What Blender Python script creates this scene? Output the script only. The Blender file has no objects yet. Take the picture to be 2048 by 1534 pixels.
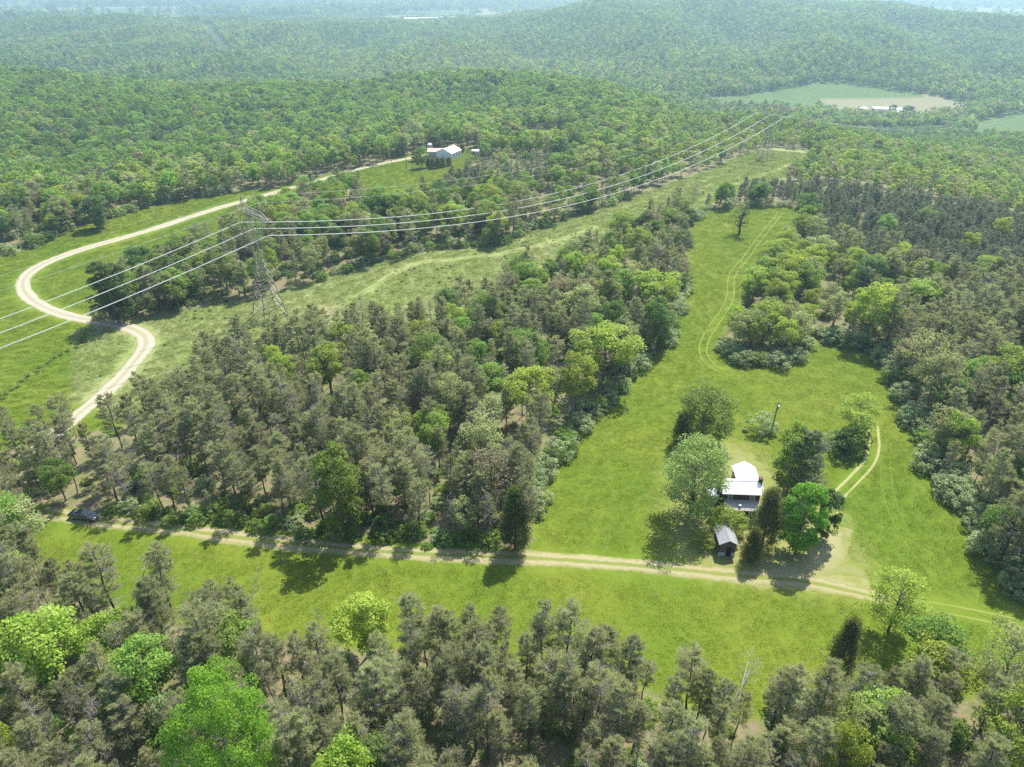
import bpy, math, random
import numpy as np
from mathutils import Vector, Matrix

R = math.radians
rng = np.random.default_rng(7)
random.seed(7)
scene = bpy.context.scene
COL = scene.collection

# ------------------------------------------------------------------ camera, world, sun, exposure
H = 85.0                      # camera height above the meadow
PITCH = R(30.2)
FPX = 1421.0                  # focal length in photo pixels (photo 2048 x 1534)
cam_d = bpy.data.cameras.new('camera')
cam_d.sensor_width = 36.0
cam_d.lens = 36.0 * FPX / 2048.0
cam_d.clip_start = 0.5
cam_d.clip_end = 60000.0
cam = bpy.data.objects.new('camera', cam_d)
COL.objects.link(cam)
cam.location = (0, 0, H)
cam.rotation_euler = (math.pi / 2 - PITCH, 0, 0)
scene.camera = cam

SUN_EL, SUN_AZ = R(57), R(30)          # azimuth measured from +Y towards +X
world = bpy.data.worlds.new('World')
scene.world = world
world.use_nodes = True
wn = world.node_tree.nodes
wl = world.node_tree.links
for n in list(wn):
    wn.remove(n)
sky = wn.new('ShaderNodeTexSky')
sky.sky_type = 'NISHITA'
sky.sun_disc = False
sky.sun_elevation = SUN_EL
sky.sun_rotation = SUN_AZ
sky.air_density = 1.0
sky.dust_density = 1.2
bg = wn.new('ShaderNodeBackground')
bg.inputs['Strength'].default_value = 0.15
wo = wn.new('ShaderNodeOutputWorld')
wl.new(sky.outputs[0], bg.inputs[0])
wl.new(bg.outputs[0], wo.inputs[0])

sun_d = bpy.data.lights.new('sun', 'SUN')
sun_d.energy = 5.0
sun_d.angle = R(0.53)
sun_d.color = (1.0, 0.95, 0.86)
sun = bpy.data.objects.new('sun', sun_d)
COL.objects.link(sun)
sdir = Vector((math.sin(SUN_AZ) * math.cos(SUN_EL), math.cos(SUN_AZ) * math.cos(SUN_EL), math.sin(SUN_EL)))
sun.rotation_euler = sdir.to_track_quat('Z', 'Y').to_euler()
sun.location = (60, 100, 160)

vs = scene.view_settings
vs.view_transform = 'Standard'
vs.look = 'None'
vs.gamma = 1.0
vs.exposure = 0.82
scene.display_settings.display_device = 'sRGB'
cy = scene.cycles
cy.max_bounces = 6
cy.diffuse_bounces = 2
cy.glossy_bounces = 2
cy.transmission_bounces = 3
cy.volume_bounces = 0
cy.transparent_max_bounces = 8
cy.caustics_reflective = False
cy.caustics_refractive = False
cy.use_denoising = False
cy.denoiser = 'OPENIMAGEDENOISE'
cy.denoising_prefilter = 'ACCURATE'
cy.sample_clamp_indirect = 4.0
cy.pixel_filter_type = 'BLACKMAN_HARRIS'

# ------------------------------------------------------------------ projection helpers
CP, SP = math.cos(PITCH), math.sin(PITCH)

def ray(px, py):
    x = (px - 1024.0) / FPX
    y = (767.0 - py) / FPX
    return x, CP + y * SP, -SP + y * CP

def on_plane(px, py, z=0.0):
    x, f, d = ray(px, py)
    t = (z - H) / d
    return x * t, f * t, z

def project(P):
    P = np.asarray(P, float)
    d = P - np.array([0, 0, H])
    zc = d[..., 1] * CP - d[..., 2] * SP
    yc = d[..., 1] * SP + d[..., 2] * CP
    zs = np.where(zc > 0.5, zc, 0.5)
    return 1024 + FPX * d[..., 0] / zs, 767 - FPX * yc / zs, zc

def in_poly(px, py, poly):
    inside = np.zeros(np.shape(px), bool)
    n = len(poly)
    for i in range(n):
        x0, y0 = poly[i]
        x1, y1 = poly[(i + 1) % n]
        if y0 == y1:
            continue
        c = ((y0 > py) != (y1 > py)) & (px < (x1 - x0) * (py - y0) / (y1 - y0) + x0)
        inside ^= c
    return inside

# ------------------------------------------------------------------ terrain
ctl = []
for gx in range(-220, 281, 62):
    for gy in range(-80, 331, 62):
        z = 0.0
        if gx < -90 and gy > 120:
            z = -2.5
        if gx > 190:
            z = -2.0 - (gx - 190) * 0.05
        ctl.append((gx, gy, z))
for (px, py, z) in [
    (0, 420, -8), (300, 380, -7), (600, 330, -6), (890, 305, -2), (1100, 300, -4), (1300, 290, -4), (1528, 318, -1.5),
    (0, 330, -16), (300, 300, -18), (600, 270, -16), (850, 250, -15), (1100, 240, -14), (1300, 230, -12),
    (0, 230, -19), (250, 225, -17), (500, 220, -20), (800, 210, -20), (1050, 205, -20), (1250, 205, -22),
    (0, 158, -16), (200, 168, -19), (400, 178, -22), (600, 185, -24), (800, 182, -22), (1000, 180, -21), (1200, 192, -26),
    (-300, 350, -14), (-300, 220, -18), (-300, 160, -14),
    (1400, 240, -13), (1560, 246, -11), (1700, 255, -28), (1800, 300, -24), (1900, 350, -16), (2048, 400, -12), (2048, 320, -30), (1950, 285, -42),
    (2300, 420, -12), (2300, 300, -30), (2100, 270, -50), (1850, 262, -52), (1400, 215, -31), (1500, 215, -31), (1600, 222, -31),
]:
    ctl.append(on_plane(px, py, z))
# the valley and the ridges beyond: (px, distance, z)
for (px, D, z) in [
    (-200, 1050, -55), (0, 1050, -58), (250, 1020, -60), (500, 1000, -62), (750, 990, -63), (1000, 960, -63), (1200, 900, -62),
    (-200, 1350, -62), (100, 1350, -62), (400, 1350, -64), (700, 1350, -66), (1000, 1250, -64), (1200, 1120, -62),
    (1420, 600, -20), (1420, 650, -31), (1420, 700, -43), (1420, 750, -55), (1510, 600, -20), (1510, 650, -31), (1510, 700, -43), (1510, 750, -55), (1600, 600, -24), (1600, 650, -35), (1600, 700, -46), (1600, 750, -57),
    (1700, 600, -34), (1700, 650, -44), (1700, 700, -54), (1800, 600, -39), (1800, 650, -48), (1800, 700, -56), (1900, 650, -49), (1900, 700, -56),
    (1400, 800, -62), (1600, 800, -62), (1800, 790, -62), (1950, 800, -62), (2150, 820, -62), (2400, 800, -60),
    (1400, 980, -62), (1600, 1030, -61), (1800, 1000, -61), (2000, 900, -62), (2200, 940, -61),
    (1450, 1250, -46), (1700, 1300, -46), (1950, 1250, -48), (2200, 1250, -46), (1250, 1350, -52), (1100, 1500, -52),
    (1400, 1600, -20), (1650, 1600, -20), (1900, 1600, -26), (2150, 1500, -38), (1200, 1700, -26), (1080, 1850, -28),
    (1080, 2000, -14), (1150, 2000, 4), (1300, 2000, 10), (1480, 2000, 12), (1650, 2000, 9), (1800, 2000, 3), (1930, 2000, -20), (2100, 2000, -45),
    (1000, 2050, -34), (900, 2050, -52), (1300, 2500, -35), (1600, 2500, -35), (1000, 2600, -66), (2000, 2500, -66),
    (-200, 2050, -33), (0, 2050, -35), (150, 2050, -36), (300, 2050, -42), (450, 2050, -46), (620, 2050, -46), (750, 2050, -48), (840, 2050, -56),
    (0, 1700, -50), (300, 1700, -54), (600, 1700, -56), (850, 1700, -60),
    (0, 2600, -66), (400, 2600, -68), (800, 2600, -70), (-400, 1700, -50), (-400, 2600, -66), (2400, 1700, -50), (2400, 2600, -66),
    (0, 4000, -72), (700, 4000, -72), (1400, 4000, -72), (2048, 4000, -70), (-600, 4000, -72), (2700, 4000, -70),
    (0, 7000, -74), (1024, 7000, -74), (2048, 7000, -74),
]:
    # z given, so the pixel row is implied: forward distance D, lateral from px
    depth = D * CP + (H - z) * SP
    ctl.append(((px - 1024) / FPX * depth, D, z))
for a in range(0, 360, 20):
    for rr, z in ((14000, -76), (24000, -76)):
        ctl.append((rr * math.cos(R(a)), rr * math.sin(R(a)), z))
for (x, y) in [(-500, 0), (-700, 300), (500, 0), (700, 300), (0, -400), (-500, -400), (500, -400), (-1500, 500), (1500, 500), (-1500, -1500), (1500, -1500), (0, -1500)]:
    ctl.append((x, y, -20 if abs(x) < 800 and abs(y) < 800 else -60))
ctl = np.array(ctl, float)
MQC = 38.0

def _phi(d2):
    return np.sqrt(d2 + MQC * MQC)

_n = len(ctl)
_A = np.zeros((_n + 1, _n + 1))
_d2 = ((ctl[:, None, :2] - ctl[None, :, :2]) ** 2).sum(-1)
_A[:_n, :_n] = _phi(_d2) - np.eye(_n) * 6.0
_A[_n, :_n] = 1
_A[:_n, _n] = 1
_w = np.linalg.solve(_A, np.append(ctl[:, 2], 0))

def sstep(a, b, x):
    t = np.clip((x - a) / (b - a), 0, 1)
    return t * t * (3 - 2 * t)

def terrain(x, y):
    x = np.asarray(x, float)
    y = np.asarray(y, float)
    sh = x.shape
    xf, yf = x.ravel(), y.ravel()
    out = np.empty(len(xf))
    for s in range(0, len(xf), 20000):
        xs, ys = xf[s:s + 20000], yf[s:s + 20000]
        d2 = (xs[:, None] - ctl[None, :, 0]) ** 2 + (ys[:, None] - ctl[None, :, 1]) ** 2
        out[s:s + 20000] = _phi(d2) @ _w[:_n] + _w[_n]
    z = out.reshape(sh)
    D = np.hypot(x, y)
    far = sstep(430, 800, D)
    fade = 1 - sstep(2600, 4200, D)
    big = (np.sin(x / 71 + 1.3) * np.sin(y / 93 + .4) * 6.5 + np.sin(x / 37 + y / 51) * 2.6 + np.sin(x / 143 - y / 120 + 2) * 5.5 + np.sin(x / 52 - y / 88 + 1) * 3.0)
    near = (np.sin(x / 23 + .7) * np.sin(y / 31 + 1.9) * .35 + np.sin(x / 57 - y / 44) * .4)
    valley = (1 - sstep(-57, -50, z)) * (1 - sstep(1150, 1350, D)) * .9
    calm = sstep(60, 200, x) * (1 - sstep(900, 1150, D)) * .85
    spur = (np.abs(np.sin(x / 120 + 1.1 * np.sin(y / 330) + .6)) - .6) * np.where(x > 100, 30, 17) + (np.abs(np.sin(x / 47 - y / 210)) - .6) * 8
    spur = spur * sstep(1120, 1450, D) * (1 - sstep(1850, 2150, D))
    return z + far * fade * (big * (1 - np.maximum(valley, calm)) + spur) + (1 - far) * near

def tz(x, y):
    return float(terrain(np.array([x]), np.array([y]))[0])

def ground(px, py):
    """the point of the ground seen at this pixel (nearest hit along the ray)"""
    x, f, d = ray(px, py)
    lo = None
    ts = np.concatenate([np.linspace(40, 500, 600), np.linspace(501, 6000, 1500)])
    zz = terrain(x * ts, f * ts)
    diff = H + d * ts - zz
    k = np.argmax(diff < 0)
    if diff[k] >= 0:
        k = len(ts) - 1
    a, b = ts[max(k - 1, 0)], ts[k]
    fa, fb = diff[max(k - 1, 0)], diff[k]
    t = a + (b - a) * (fa / (fa - fb + 1e-9))
    return np.array([x * t, f * t, tz(x * t, f * t)])

def gpath(pts):
    return np.array([ground(*p) for p in pts])

# ------------------------------------------------------------------ the layout, read off the photo (pixels of tree feet and edges)
FIELD = [(60, 1078), (105, 1018), (230, 1024), (350, 1036), (480, 1050), (600, 1060), (700, 1070), (840, 1080), (1000, 1092), (1058, 1104),
         (1060, 1070), (1065, 1010), (1080, 970), (1110, 920), (1150, 862), (1220, 800), (1262, 740), (1292, 706), (1330, 682), (1352, 610),
         (1370, 560), (1375, 480), (1385, 440), (1400, 425), (1480, 412), (1585, 414), (1615, 428), (1602, 460), (1550, 508), (1518, 548), (1490, 590), (1462, 640),
         (1438, 690), (1450, 708), (1500, 730), (1570, 722), (1612, 692), (1650, 672), (1760, 702), (1782, 742), (1812, 792), (1840, 850),
         (1872, 932), (1902, 992), (1962, 1072), (2002, 1150), (2045, 1175), (2150, 1260), (2300, 1400), (2048, 1392), (1900, 1400), (1750, 1400), (1690, 1400), (1620, 1432),
         (1500, 1440), (1400, 1430), (1280, 1380), (1150, 1345), (1000, 1325), (750, 1295), (560, 1285), (400, 1262), (250, 1215), (90, 1170)]
CORR = [(215, 648), (330, 632), (420, 610), (500, 600), (600, 570), (680, 545), (730, 530), (800, 515), (860, 502), (950, 498), (1010, 490),
        (1050, 466), (1100, 450), (1180, 425), (1250, 400), (1330, 370), (1400, 345), (1480, 312), (1530, 296), (1600, 300), (1625, 305), (1630, 318),
        (1575, 352), (1510, 374), (1445, 398), (1395, 422), (1340, 440), (1270, 472), (1200, 520), (1070, 572), (1000, 605), (900, 634), (800, 665), (720, 686),
        (640, 704), (570, 710), (480, 722), (430, 745), (400, 790), (330, 830), (230, 830), (150, 800), (150, 660)]
LEFTF = [(-300, 640), (-120, 560), (0, 512), (60, 498), (150, 456), (250, 430), (330, 406), (400, 396), (460, 386), (560, 375), (640, 352), (690, 342), (705, 352), (690, 392), (620, 412), (560, 440),
         (500, 466), (450, 478), (400, 508), (330, 545), (262, 590), (215, 648), (240, 700), (330, 830), (250, 850), (150, 872), (60, 890), (0, 905), (-300, 960)]
LAWN = [(690, 346), (740, 331), (800, 316), (850, 297), (960, 297), (965, 318), (930, 330), (920, 350), (880, 372), (900, 400), (820, 425), (760, 425), (725, 405), (700, 372)]
GLADE = [(1015, 268), (1060, 257), (1135, 261), (1150, 276), (1130, 292), (1060, 294)]
VALLEY = [(1400, 192), (1480, 192), (1560, 180), (1640, 165), (1700, 168), (1780, 181), (1850, 189), (1940, 206), (1952, 216), (1900, 236), (1820, 244), (1700, 240), (1640, 228), (1560, 226), (1480, 220), (1405, 216)]
TANF = [(1640, 202), (1760, 194), (1862, 189), (1940, 206), (1952, 216), (1900, 236), (1820, 244), (1700, 240)]
RFIELD = [(1935, 246), (2048, 226), (2200, 210), (2200, 255), (2048, 272), (1955, 270)]
FARMY = [(1690, 222), (1820, 236), (1905, 232), (1960, 244), (1930, 262), (1820, 262), (1720, 250)]
FARF = [(745, 36), (800, 30), (870, 28), (910, 33), (905, 42), (820, 42), (760, 41)]
FARF2 = [(440, 14), (490, 11), (520, 14), (480, 19)]
CLEARINGS = [FIELD, CORR, LEFTF, LAWN, GLADE, VALLEY, RFIELD, FARF, FARF2]
YARD = [(1330, 1120), (1345, 1040), (1330, 1000), (1350, 900), (1420, 885), (1455, 880), (1500, 888), (1532, 920), (1560, 960), (1650, 990), (1672, 1030), (1690, 1075), (1740, 1120), (1745, 1175), (1700, 1190), (1560, 1165), (1420, 1140)]
BARESOIL = [(570, 636), (610, 622), (660, 616), (700, 606), (690, 625), (650, 642), (600, 652), (565, 648)]
PLANT = [(1405, 392), (1500, 374), (1560, 366), (1700, 374), (1850, 394), (2000, 432), (2200, 480), (2200, 625), (2048, 596), (1850, 575), (1720, 535), (1645, 500), (1612, 465), (1585, 425), (1575, 405), (1480, 405), (1400, 418)]
DARKP = [(800, 350), (840, 335), (930, 325), (1000, 318), (1090, 318), (1135, 330), (1100, 352), (1060, 385), (960, 402), (830, 420), (790, 400)]
GROVE = [(1440, 700), (1460, 640), (1480, 590), (1495, 540), (1520, 500), (1580, 450), (1650, 490), (1680, 560), (1690, 640), (1650, 680), (1610, 695), (1570, 722), (1500, 732)]
MID = [(60, 1078), (105, 1018), (350, 1036), (600, 1060), (840, 1080), (1058, 1104), (1065, 1010), (1110, 920), (1220, 800), (1292, 706), (1352, 610), (1380, 440), (1390, 408),
       (1200, 500), (1000, 585), (800, 645), (640, 692), (480, 716), (400, 790), (250, 840), (0, 905), (-300, 960), (-300, 1200)]

ROAD_PX = [(20, 945), (60, 905), (110, 868), (165, 822), (205, 790), (245, 752), (275, 716), (292, 690), (288, 672), (268, 659), (230, 648), (180, 640), (130, 630), (90, 615), (62, 598),
           (47, 578), (48, 560), (66, 540), (100, 522), (160, 500), (230, 480), (300, 460), (380, 434), (440, 415), (510, 396), (580, 376), (640, 360), (700, 342), (760, 328), (820, 316), (858, 306)]
LANE_PX = [(60, 1022), (110, 1028), (160, 1036), (230, 1046), (330, 1056), (450, 1072), (560, 1085), (680, 1096), (800, 1106), (930, 1112), (1050, 1116), (1180, 1124), (1300, 1134), (1420, 1146), (1520, 1156), (1600, 1162), (1680, 1178), (1740, 1192), (1800, 1205), (1850, 1212), (1920, 1224), (2000, 1240), (2080, 1258)]
TRACK_A = [(1668, 1050), (1664, 1012), (1680, 988), (1712, 955), (1738, 925), (1748, 895), (1747, 868), (1745, 840)]
TRACK_B = [(1470, 748), (1435, 738), (1412, 718), (1406, 698), (1414, 672), (1428, 650), (1450, 618), (1461, 590), (1462, 560), (1470, 540), (1490, 518), (1508, 492), (1525, 470), (1545, 445), (1562, 425)]
TRACK_C = [(1770, 915), (1772, 950), (1780, 1000), (1800, 1050), (1830, 1100), (1860, 1135), (1900, 1180), (1950, 1215), (2010, 1240)]
TRACK_D = [(700, 600), (740, 578), (775, 555), (810, 535), (850, 524), (910, 518), (980, 511), (1050, 497), (1130, 476), (1190, 455)]
TRACK_E = [(1398, 402), (1440, 382), (1480, 365), (1540, 345), (1590, 325)]

def smooth_path(P, step=0.8):
    P = np.asarray(P, float)
    n = len(P)
    out = []
    for i in range(n - 1):
        p0, p1, p2, p3 = P[max(i - 1, 0)], P[i], P[i + 1], P[min(i + 2, n - 1)]
        m = max(2, int(np.linalg.norm(p2 - p1) / step))
        for t in np.linspace(0, 1, m, endpoint=False):
            out.append(.5 * ((2 * p1) + (p2 - p0) * t + (2 * p0 - 5 * p1 + 4 * p2 - p3) * t * t + (-p0 + 3 * p1 - 3 * p2 + p3) * t ** 3))
    out.append(P[-1])
    out = np.array(out)
    out[:, 2] = terrain(out[:, 0], out[:, 1])
    return out

ROAD = smooth_path(gpath(ROAD_PX), 1.5)
LANE = smooth_path(gpath(LANE_PX), .7)
TRK = [smooth_path(gpath(t), .7) for t in (TRACK_A, TRACK_B, TRACK_C, TRACK_D, TRACK_E)]

def dist_to(path, x, y, chunk=20000):
    out = np.empty(len(x))
    P = path[::3, :2]
    for s in range(0, len(x), chunk):
        out[s:s + chunk] = np.sqrt(((x[s:s + chunk, None] - P[None, :, 0]) ** 2 + (y[s:s + chunk, None] - P[None, :, 1]) ** 2).min(1))
    return out

# ------------------------------------------------------------------ materials
def lowfreq(x, y, s, ph):
    return .5 + .5 * (np.sin(x / s + ph) * np.sin(y / s * 1.13 + ph * 2.1) * .6 + np.sin((x + y) / s * .61 + ph * 3.3) * .25 + np.sin((x - 1.7 * y) / s * 1.9 + ph) * .15)

def new_mat(name):
    m = bpy.data.materials.new(name)
    m.use_nodes = True
    for n in list(m.node_tree.nodes):
        m.node_tree.nodes.remove(n)
    return m, m.node_tree.nodes, m.node_tree.links

def nd(ns, typ, **kw):
    n = ns.new(typ)
    for k, v in kw.items():
        if k in n.inputs.keys() if hasattr(n.inputs, 'keys') else False:
            n.inputs[k].default_value = v
        else:
            setattr(n, k, v)
    return n

def math_n(ns, ls, op, a, b=None, clamp=False):
    n = ns.new('ShaderNodeMath')
    n.operation = op
    n.use_clamp = clamp
    for i, v in enumerate((a, b)):
        if v is None:
            continue
        if hasattr(v, 'node'):
            ls.new(v, n.inputs[i])
        else:
            n.inputs[i].default_value = v
    return n.outputs[0]

def mixc(ns, ls, fac, a, b, mode='MIX'):
    n = ns.new('ShaderNodeMix')
    n.data_type = 'RGBA'
    n.blend_type = mode
    n.clamp_factor = True
    for sock, v in ((n.inputs[0], fac), (n.inputs[6], a), (n.inputs[7], b)):
        if hasattr(v, 'node'):
            ls.new(v, sock)
        elif isinstance(v, (int, float)):
            sock.default_value = v
        else:
            sock.default_value = (*v, 1)
    return n.outputs[2]

def noise(ns, ls, vec, scale, detail=3.0, rough=.55):
    n = ns.new('ShaderNodeTexNoise')
    n.inputs['Scale'].default_value = scale
    n.inputs['Detail'].default_value = detail
    n.inputs['Roughness'].default_value = rough
    if vec is not None:
        ls.new(vec, n.inputs['Vector'])
    return n.outputs['Fac']

def remap(ns, ls, v, a, b, c=0.0, d=1.0):
    n = ns.new('ShaderNodeMapRange')
    n.clamp = True
    ls.new(v, n.inputs[0])
    for i, q in enumerate((a, b, c, d)):
        n.inputs[i + 1].default_value = q
    return n.outputs[0]

def leaf_mat(name, col, col2, trans=.35, hue=.03, val=.35, rough=.6, tcol=None):
    """leaf or needle: two hues across the leaves, a shift for each tree, light coming through"""
    m, ns, ls = new_mat(name)
    at = ns.new('ShaderNodeAttribute')
    at.attribute_name = 'v'
    oi = ns.new('ShaderNodeObjectInfo')
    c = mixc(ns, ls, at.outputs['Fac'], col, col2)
    hsv = ns.new('ShaderNodeHueSaturation')
    ls.new(c, hsv.inputs['Color'])
    ls.new(remap(ns, ls, oi.outputs['Random'], 0, 1, .5 - hue * 1.3, .5 + hue * .25), hsv.inputs['Hue'])
    r2 = math_n(ns, ls, 'FRACT', math_n(ns, ls, 'MULTIPLY', oi.outputs['Random'], 7.31))
    ls.new(remap(ns, ls, r2, 0, 1, 1 - val, 1 + val), hsv.inputs['Value'])
    p = ns.new('ShaderNodeBsdfPrincipled')
    p.inputs['Roughness'].default_value = rough
    p.inputs['Specular IOR Level'].default_value = .25
    ls.new(hsv.outputs[0], p.inputs['Base Color'])
    t = ns.new('ShaderNodeBsdfTranslucent')
    tc = mixc(ns, ls, 1.0, hsv.outputs[0], tcol or (1.25, 1.3, .7), 'MULTIPLY')
    ls.new(tc, t.inputs['Color'])
    mx = ns.new('ShaderNodeMixShader')
    mx.inputs[0].default_value = trans
    ls.new(p.outputs[0], mx.inputs[1])
    ls.new(t.outputs[0], mx.inputs[2])
    o = ns.new('ShaderNodeOutputMaterial')
    ls.new(mx.outputs[0], o.inputs[0])
    return m

def plain_mat(name, col, rough=.7, metal=0.0, nscale=3.0, namp=.25, bump=0.0, spec=.4, col2=None, coat=0.0):
    m, ns, ls = new_mat(name)
    tc = ns.new('ShaderNodeTexCoord')
    f = noise(ns, ls, tc.outputs['Object'], nscale, 5)
    f = remap(ns, ls, f, .3, .7)
    dark = tuple(c * (1 - namp) for c in col) if col2 is None else col2
    c = mixc(ns, ls, f, dark, col)
    p = ns.new('ShaderNodeBsdfPrincipled')
    ls.new(c, p.inputs['Base Color'])
    p.inputs['Roughness'].default_value = rough
    p.inputs['Metallic'].default_value = metal
    p.inputs['Specular IOR Level'].default_value = spec
    p.inputs['Coat Weight'].default_value = coat
    if bump:
        b = ns.new('ShaderNodeBump')
        b.inputs['Strength'].default_value = bump
        b.inputs['Distance'].default_value = .05
        ls.new(noise(ns, ls, tc.outputs['Object'], nscale * 6, 4), b.inputs['Height'])
        ls.new(b.outputs[0], p.inputs['Normal'])
    o = ns.new('ShaderNodeOutputMaterial')
    ls.new(p.outputs[0], o.inputs[0])
    return m

M = {}
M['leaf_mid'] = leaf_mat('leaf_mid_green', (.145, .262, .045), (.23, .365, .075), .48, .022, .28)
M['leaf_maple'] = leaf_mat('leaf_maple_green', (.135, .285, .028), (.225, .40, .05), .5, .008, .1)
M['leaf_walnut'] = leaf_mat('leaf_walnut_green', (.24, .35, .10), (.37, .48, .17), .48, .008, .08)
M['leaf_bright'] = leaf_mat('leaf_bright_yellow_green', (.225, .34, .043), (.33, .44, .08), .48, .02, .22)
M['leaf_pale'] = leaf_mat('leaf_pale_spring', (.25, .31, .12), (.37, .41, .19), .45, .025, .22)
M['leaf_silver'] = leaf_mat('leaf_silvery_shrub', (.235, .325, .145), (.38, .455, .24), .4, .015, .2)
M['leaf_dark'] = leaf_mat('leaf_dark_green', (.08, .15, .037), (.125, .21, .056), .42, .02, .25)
M['leaf_bronze'] = leaf_mat('leaf_bronze_spring', (.25, .22, .13), (.33, .31, .17), .4, .02, .22)
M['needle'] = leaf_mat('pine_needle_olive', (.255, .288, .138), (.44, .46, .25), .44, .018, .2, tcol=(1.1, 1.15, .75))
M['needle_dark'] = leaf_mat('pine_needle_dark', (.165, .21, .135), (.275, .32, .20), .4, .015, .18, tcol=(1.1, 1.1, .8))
M['cedar'] = leaf_mat('cedar_olive', (.115, .145, .046), (.20, .23, .08), .4, .012, .15)
M['grass_blade'] = leaf_mat('grass_blade', (.110, .178, .013), (.185, .236, .03), .46, .003, .03)
M['grass_rough'] = leaf_mat('rough_grass_blade', (.175, .238, .06), (.27, .31, .12), .4, .012, .1)
M['twig'] = plain_mat('grey_twig', (.30, .275, .25), .9, 0, 2.0, .35)
M['bark'] = plain_mat('pine_bark', (.085, .072, .062), .95, 0, 2.5, .45)
M['bark_grey'] = plain_mat('grey_bark', (.2, .175, .15), .95, 0, 2.5, .4)
M['bark_pale'] = plain_mat('bleached_wood', (.46, .42, .37), .9, 0, 2.0, .3)

def ground_colour(ns, ls, pos, kind):
    """world-position colours shared by the ground sheet and the worn strips lying on it"""
    n1 = noise(ns, ls, pos, .035, 5, .6)
    n2 = noise(ns, ls, pos, .45, 6, .65)
    n3 = noise(ns, ls, pos, 2.6, 4, .7)
    if kind == 'meadow':
        a = mixc(ns, ls, remap(ns, ls, n1, .35, .65), (.102, .166, .014), (.160, .192, .022))
        a = mixc(ns, ls, remap(ns, ls, n2, .42, .72, 0, .45), a, (.080, .146, .012))
        return mixc(ns, ls, remap(ns, ls, n3, .5, .75, 0, .35), a, (.185, .215, .04))
    if kind == 'rough':
        a = mixc(ns, ls, remap(ns, ls, n1, .38, .62), (.195, .25, .075), (.245, .265, .11))
        a = mixc(ns, ls, remap(ns, ls, n2, .52, .7, 0, .75), a, (.12, .19, .035))
        return mixc(ns, ls, remap(ns, ls, n3, .5, .75, 0, .5), a, (.30, .28, .17))
    if kind == 'yard':
        a = mixc(ns, ls, remap(ns, ls, n2, .4, .65), (.20, .215, .06), (.27, .25, .12))
        return mixc(ns, ls, remap(ns, ls, n3, .45, .75, 0, .7), a, (.15, .195, .045))
    if kind == 'forest':
        a = mixc(ns, ls, remap(ns, ls, n2, .4, .62), (.20, .16, .105), (.12, .15, .045))
        return mixc(ns, ls, remap(ns, ls, n3, .5, .75, 0, .7), a, (.27, .22, .15))

def ground_mat():
    m, ns, ls = new_mat('ground_surface')
    geo = ns.new('ShaderNodeNewGeometry')
    pos = geo.outputs['Position']
    def at(n):
        a = ns.new('ShaderNodeAttribute')
        a.attribute_name = n
        return a.outputs['Fac']
    wob = noise(ns, ls, pos, .5, 4, .6)
    def mask(n, soft=.28):
        s = math_n(ns, ls, 'ADD', at(n), math_n(ns, ls, 'MULTIPLY', math_n(ns, ls, 'SUBTRACT', wob, .5), .8))
        return remap(ns, ls, s, .5 - soft, .5 + soft)
    forest = ground_colour(ns, ls, pos, 'forest')
    canopy = mixc(ns, ls, remap(ns, ls, noise(ns, ls, pos, .03, 6, .7), .35, .65), (.045, .075, .025), (.085, .12, .04))
    c = mixc(ns, ls, at('far'), forest, canopy)
    c = mixc(ns, ls, mask('meadow'), c, ground_colour(ns, ls, pos, 'meadow'))
    c = mixc(ns, ls, mask('rough'), c, ground_colour(ns, ls, pos, 'rough'))
    c = mixc(ns, ls, mask('yard', .45), c, ground_colour(ns, ls, pos, 'yard'))
    c = mixc(ns, ls, mask('bare', .4), c, mixc(ns, ls, noise(ns, ls, pos, .9, 4), (.30, .20, .11), (.36, .30, .18)))
    c = mixc(ns, ls, mask('crop_haze'), c, mixc(ns, ls, noise(ns, ls, pos, .02, 4), (.07, .125, .03), (.10, .15, .045)))
    c = mixc(ns, ls, mask('tan'), c, mixc(ns, ls, noise(ns, ls, pos, .03, 4), (.19, .185, .10), (.23, .215, .125)))
    p = ns.new('ShaderNodeBsdfPrincipled')
    p.inputs['Roughness'].default_value = .95
    p.inputs['Specular IOR Level'].default_value = .1
    ls.new(c, p.inputs['Base Color'])
    b = ns.new('ShaderNodeBump')
    b.inputs['Strength'].default_value = .4
    b.inputs['Distance'].default_value = .25
    ls.new(noise(ns, ls, pos, 1.6, 6, .75), b.inputs['Height'])
    ls.new(b.outputs[0], p.inputs['Normal'])
    o = ns.new('ShaderNodeOutputMaterial')
    ls.new(p.outputs[0], o.inputs[0])
    return m

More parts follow.
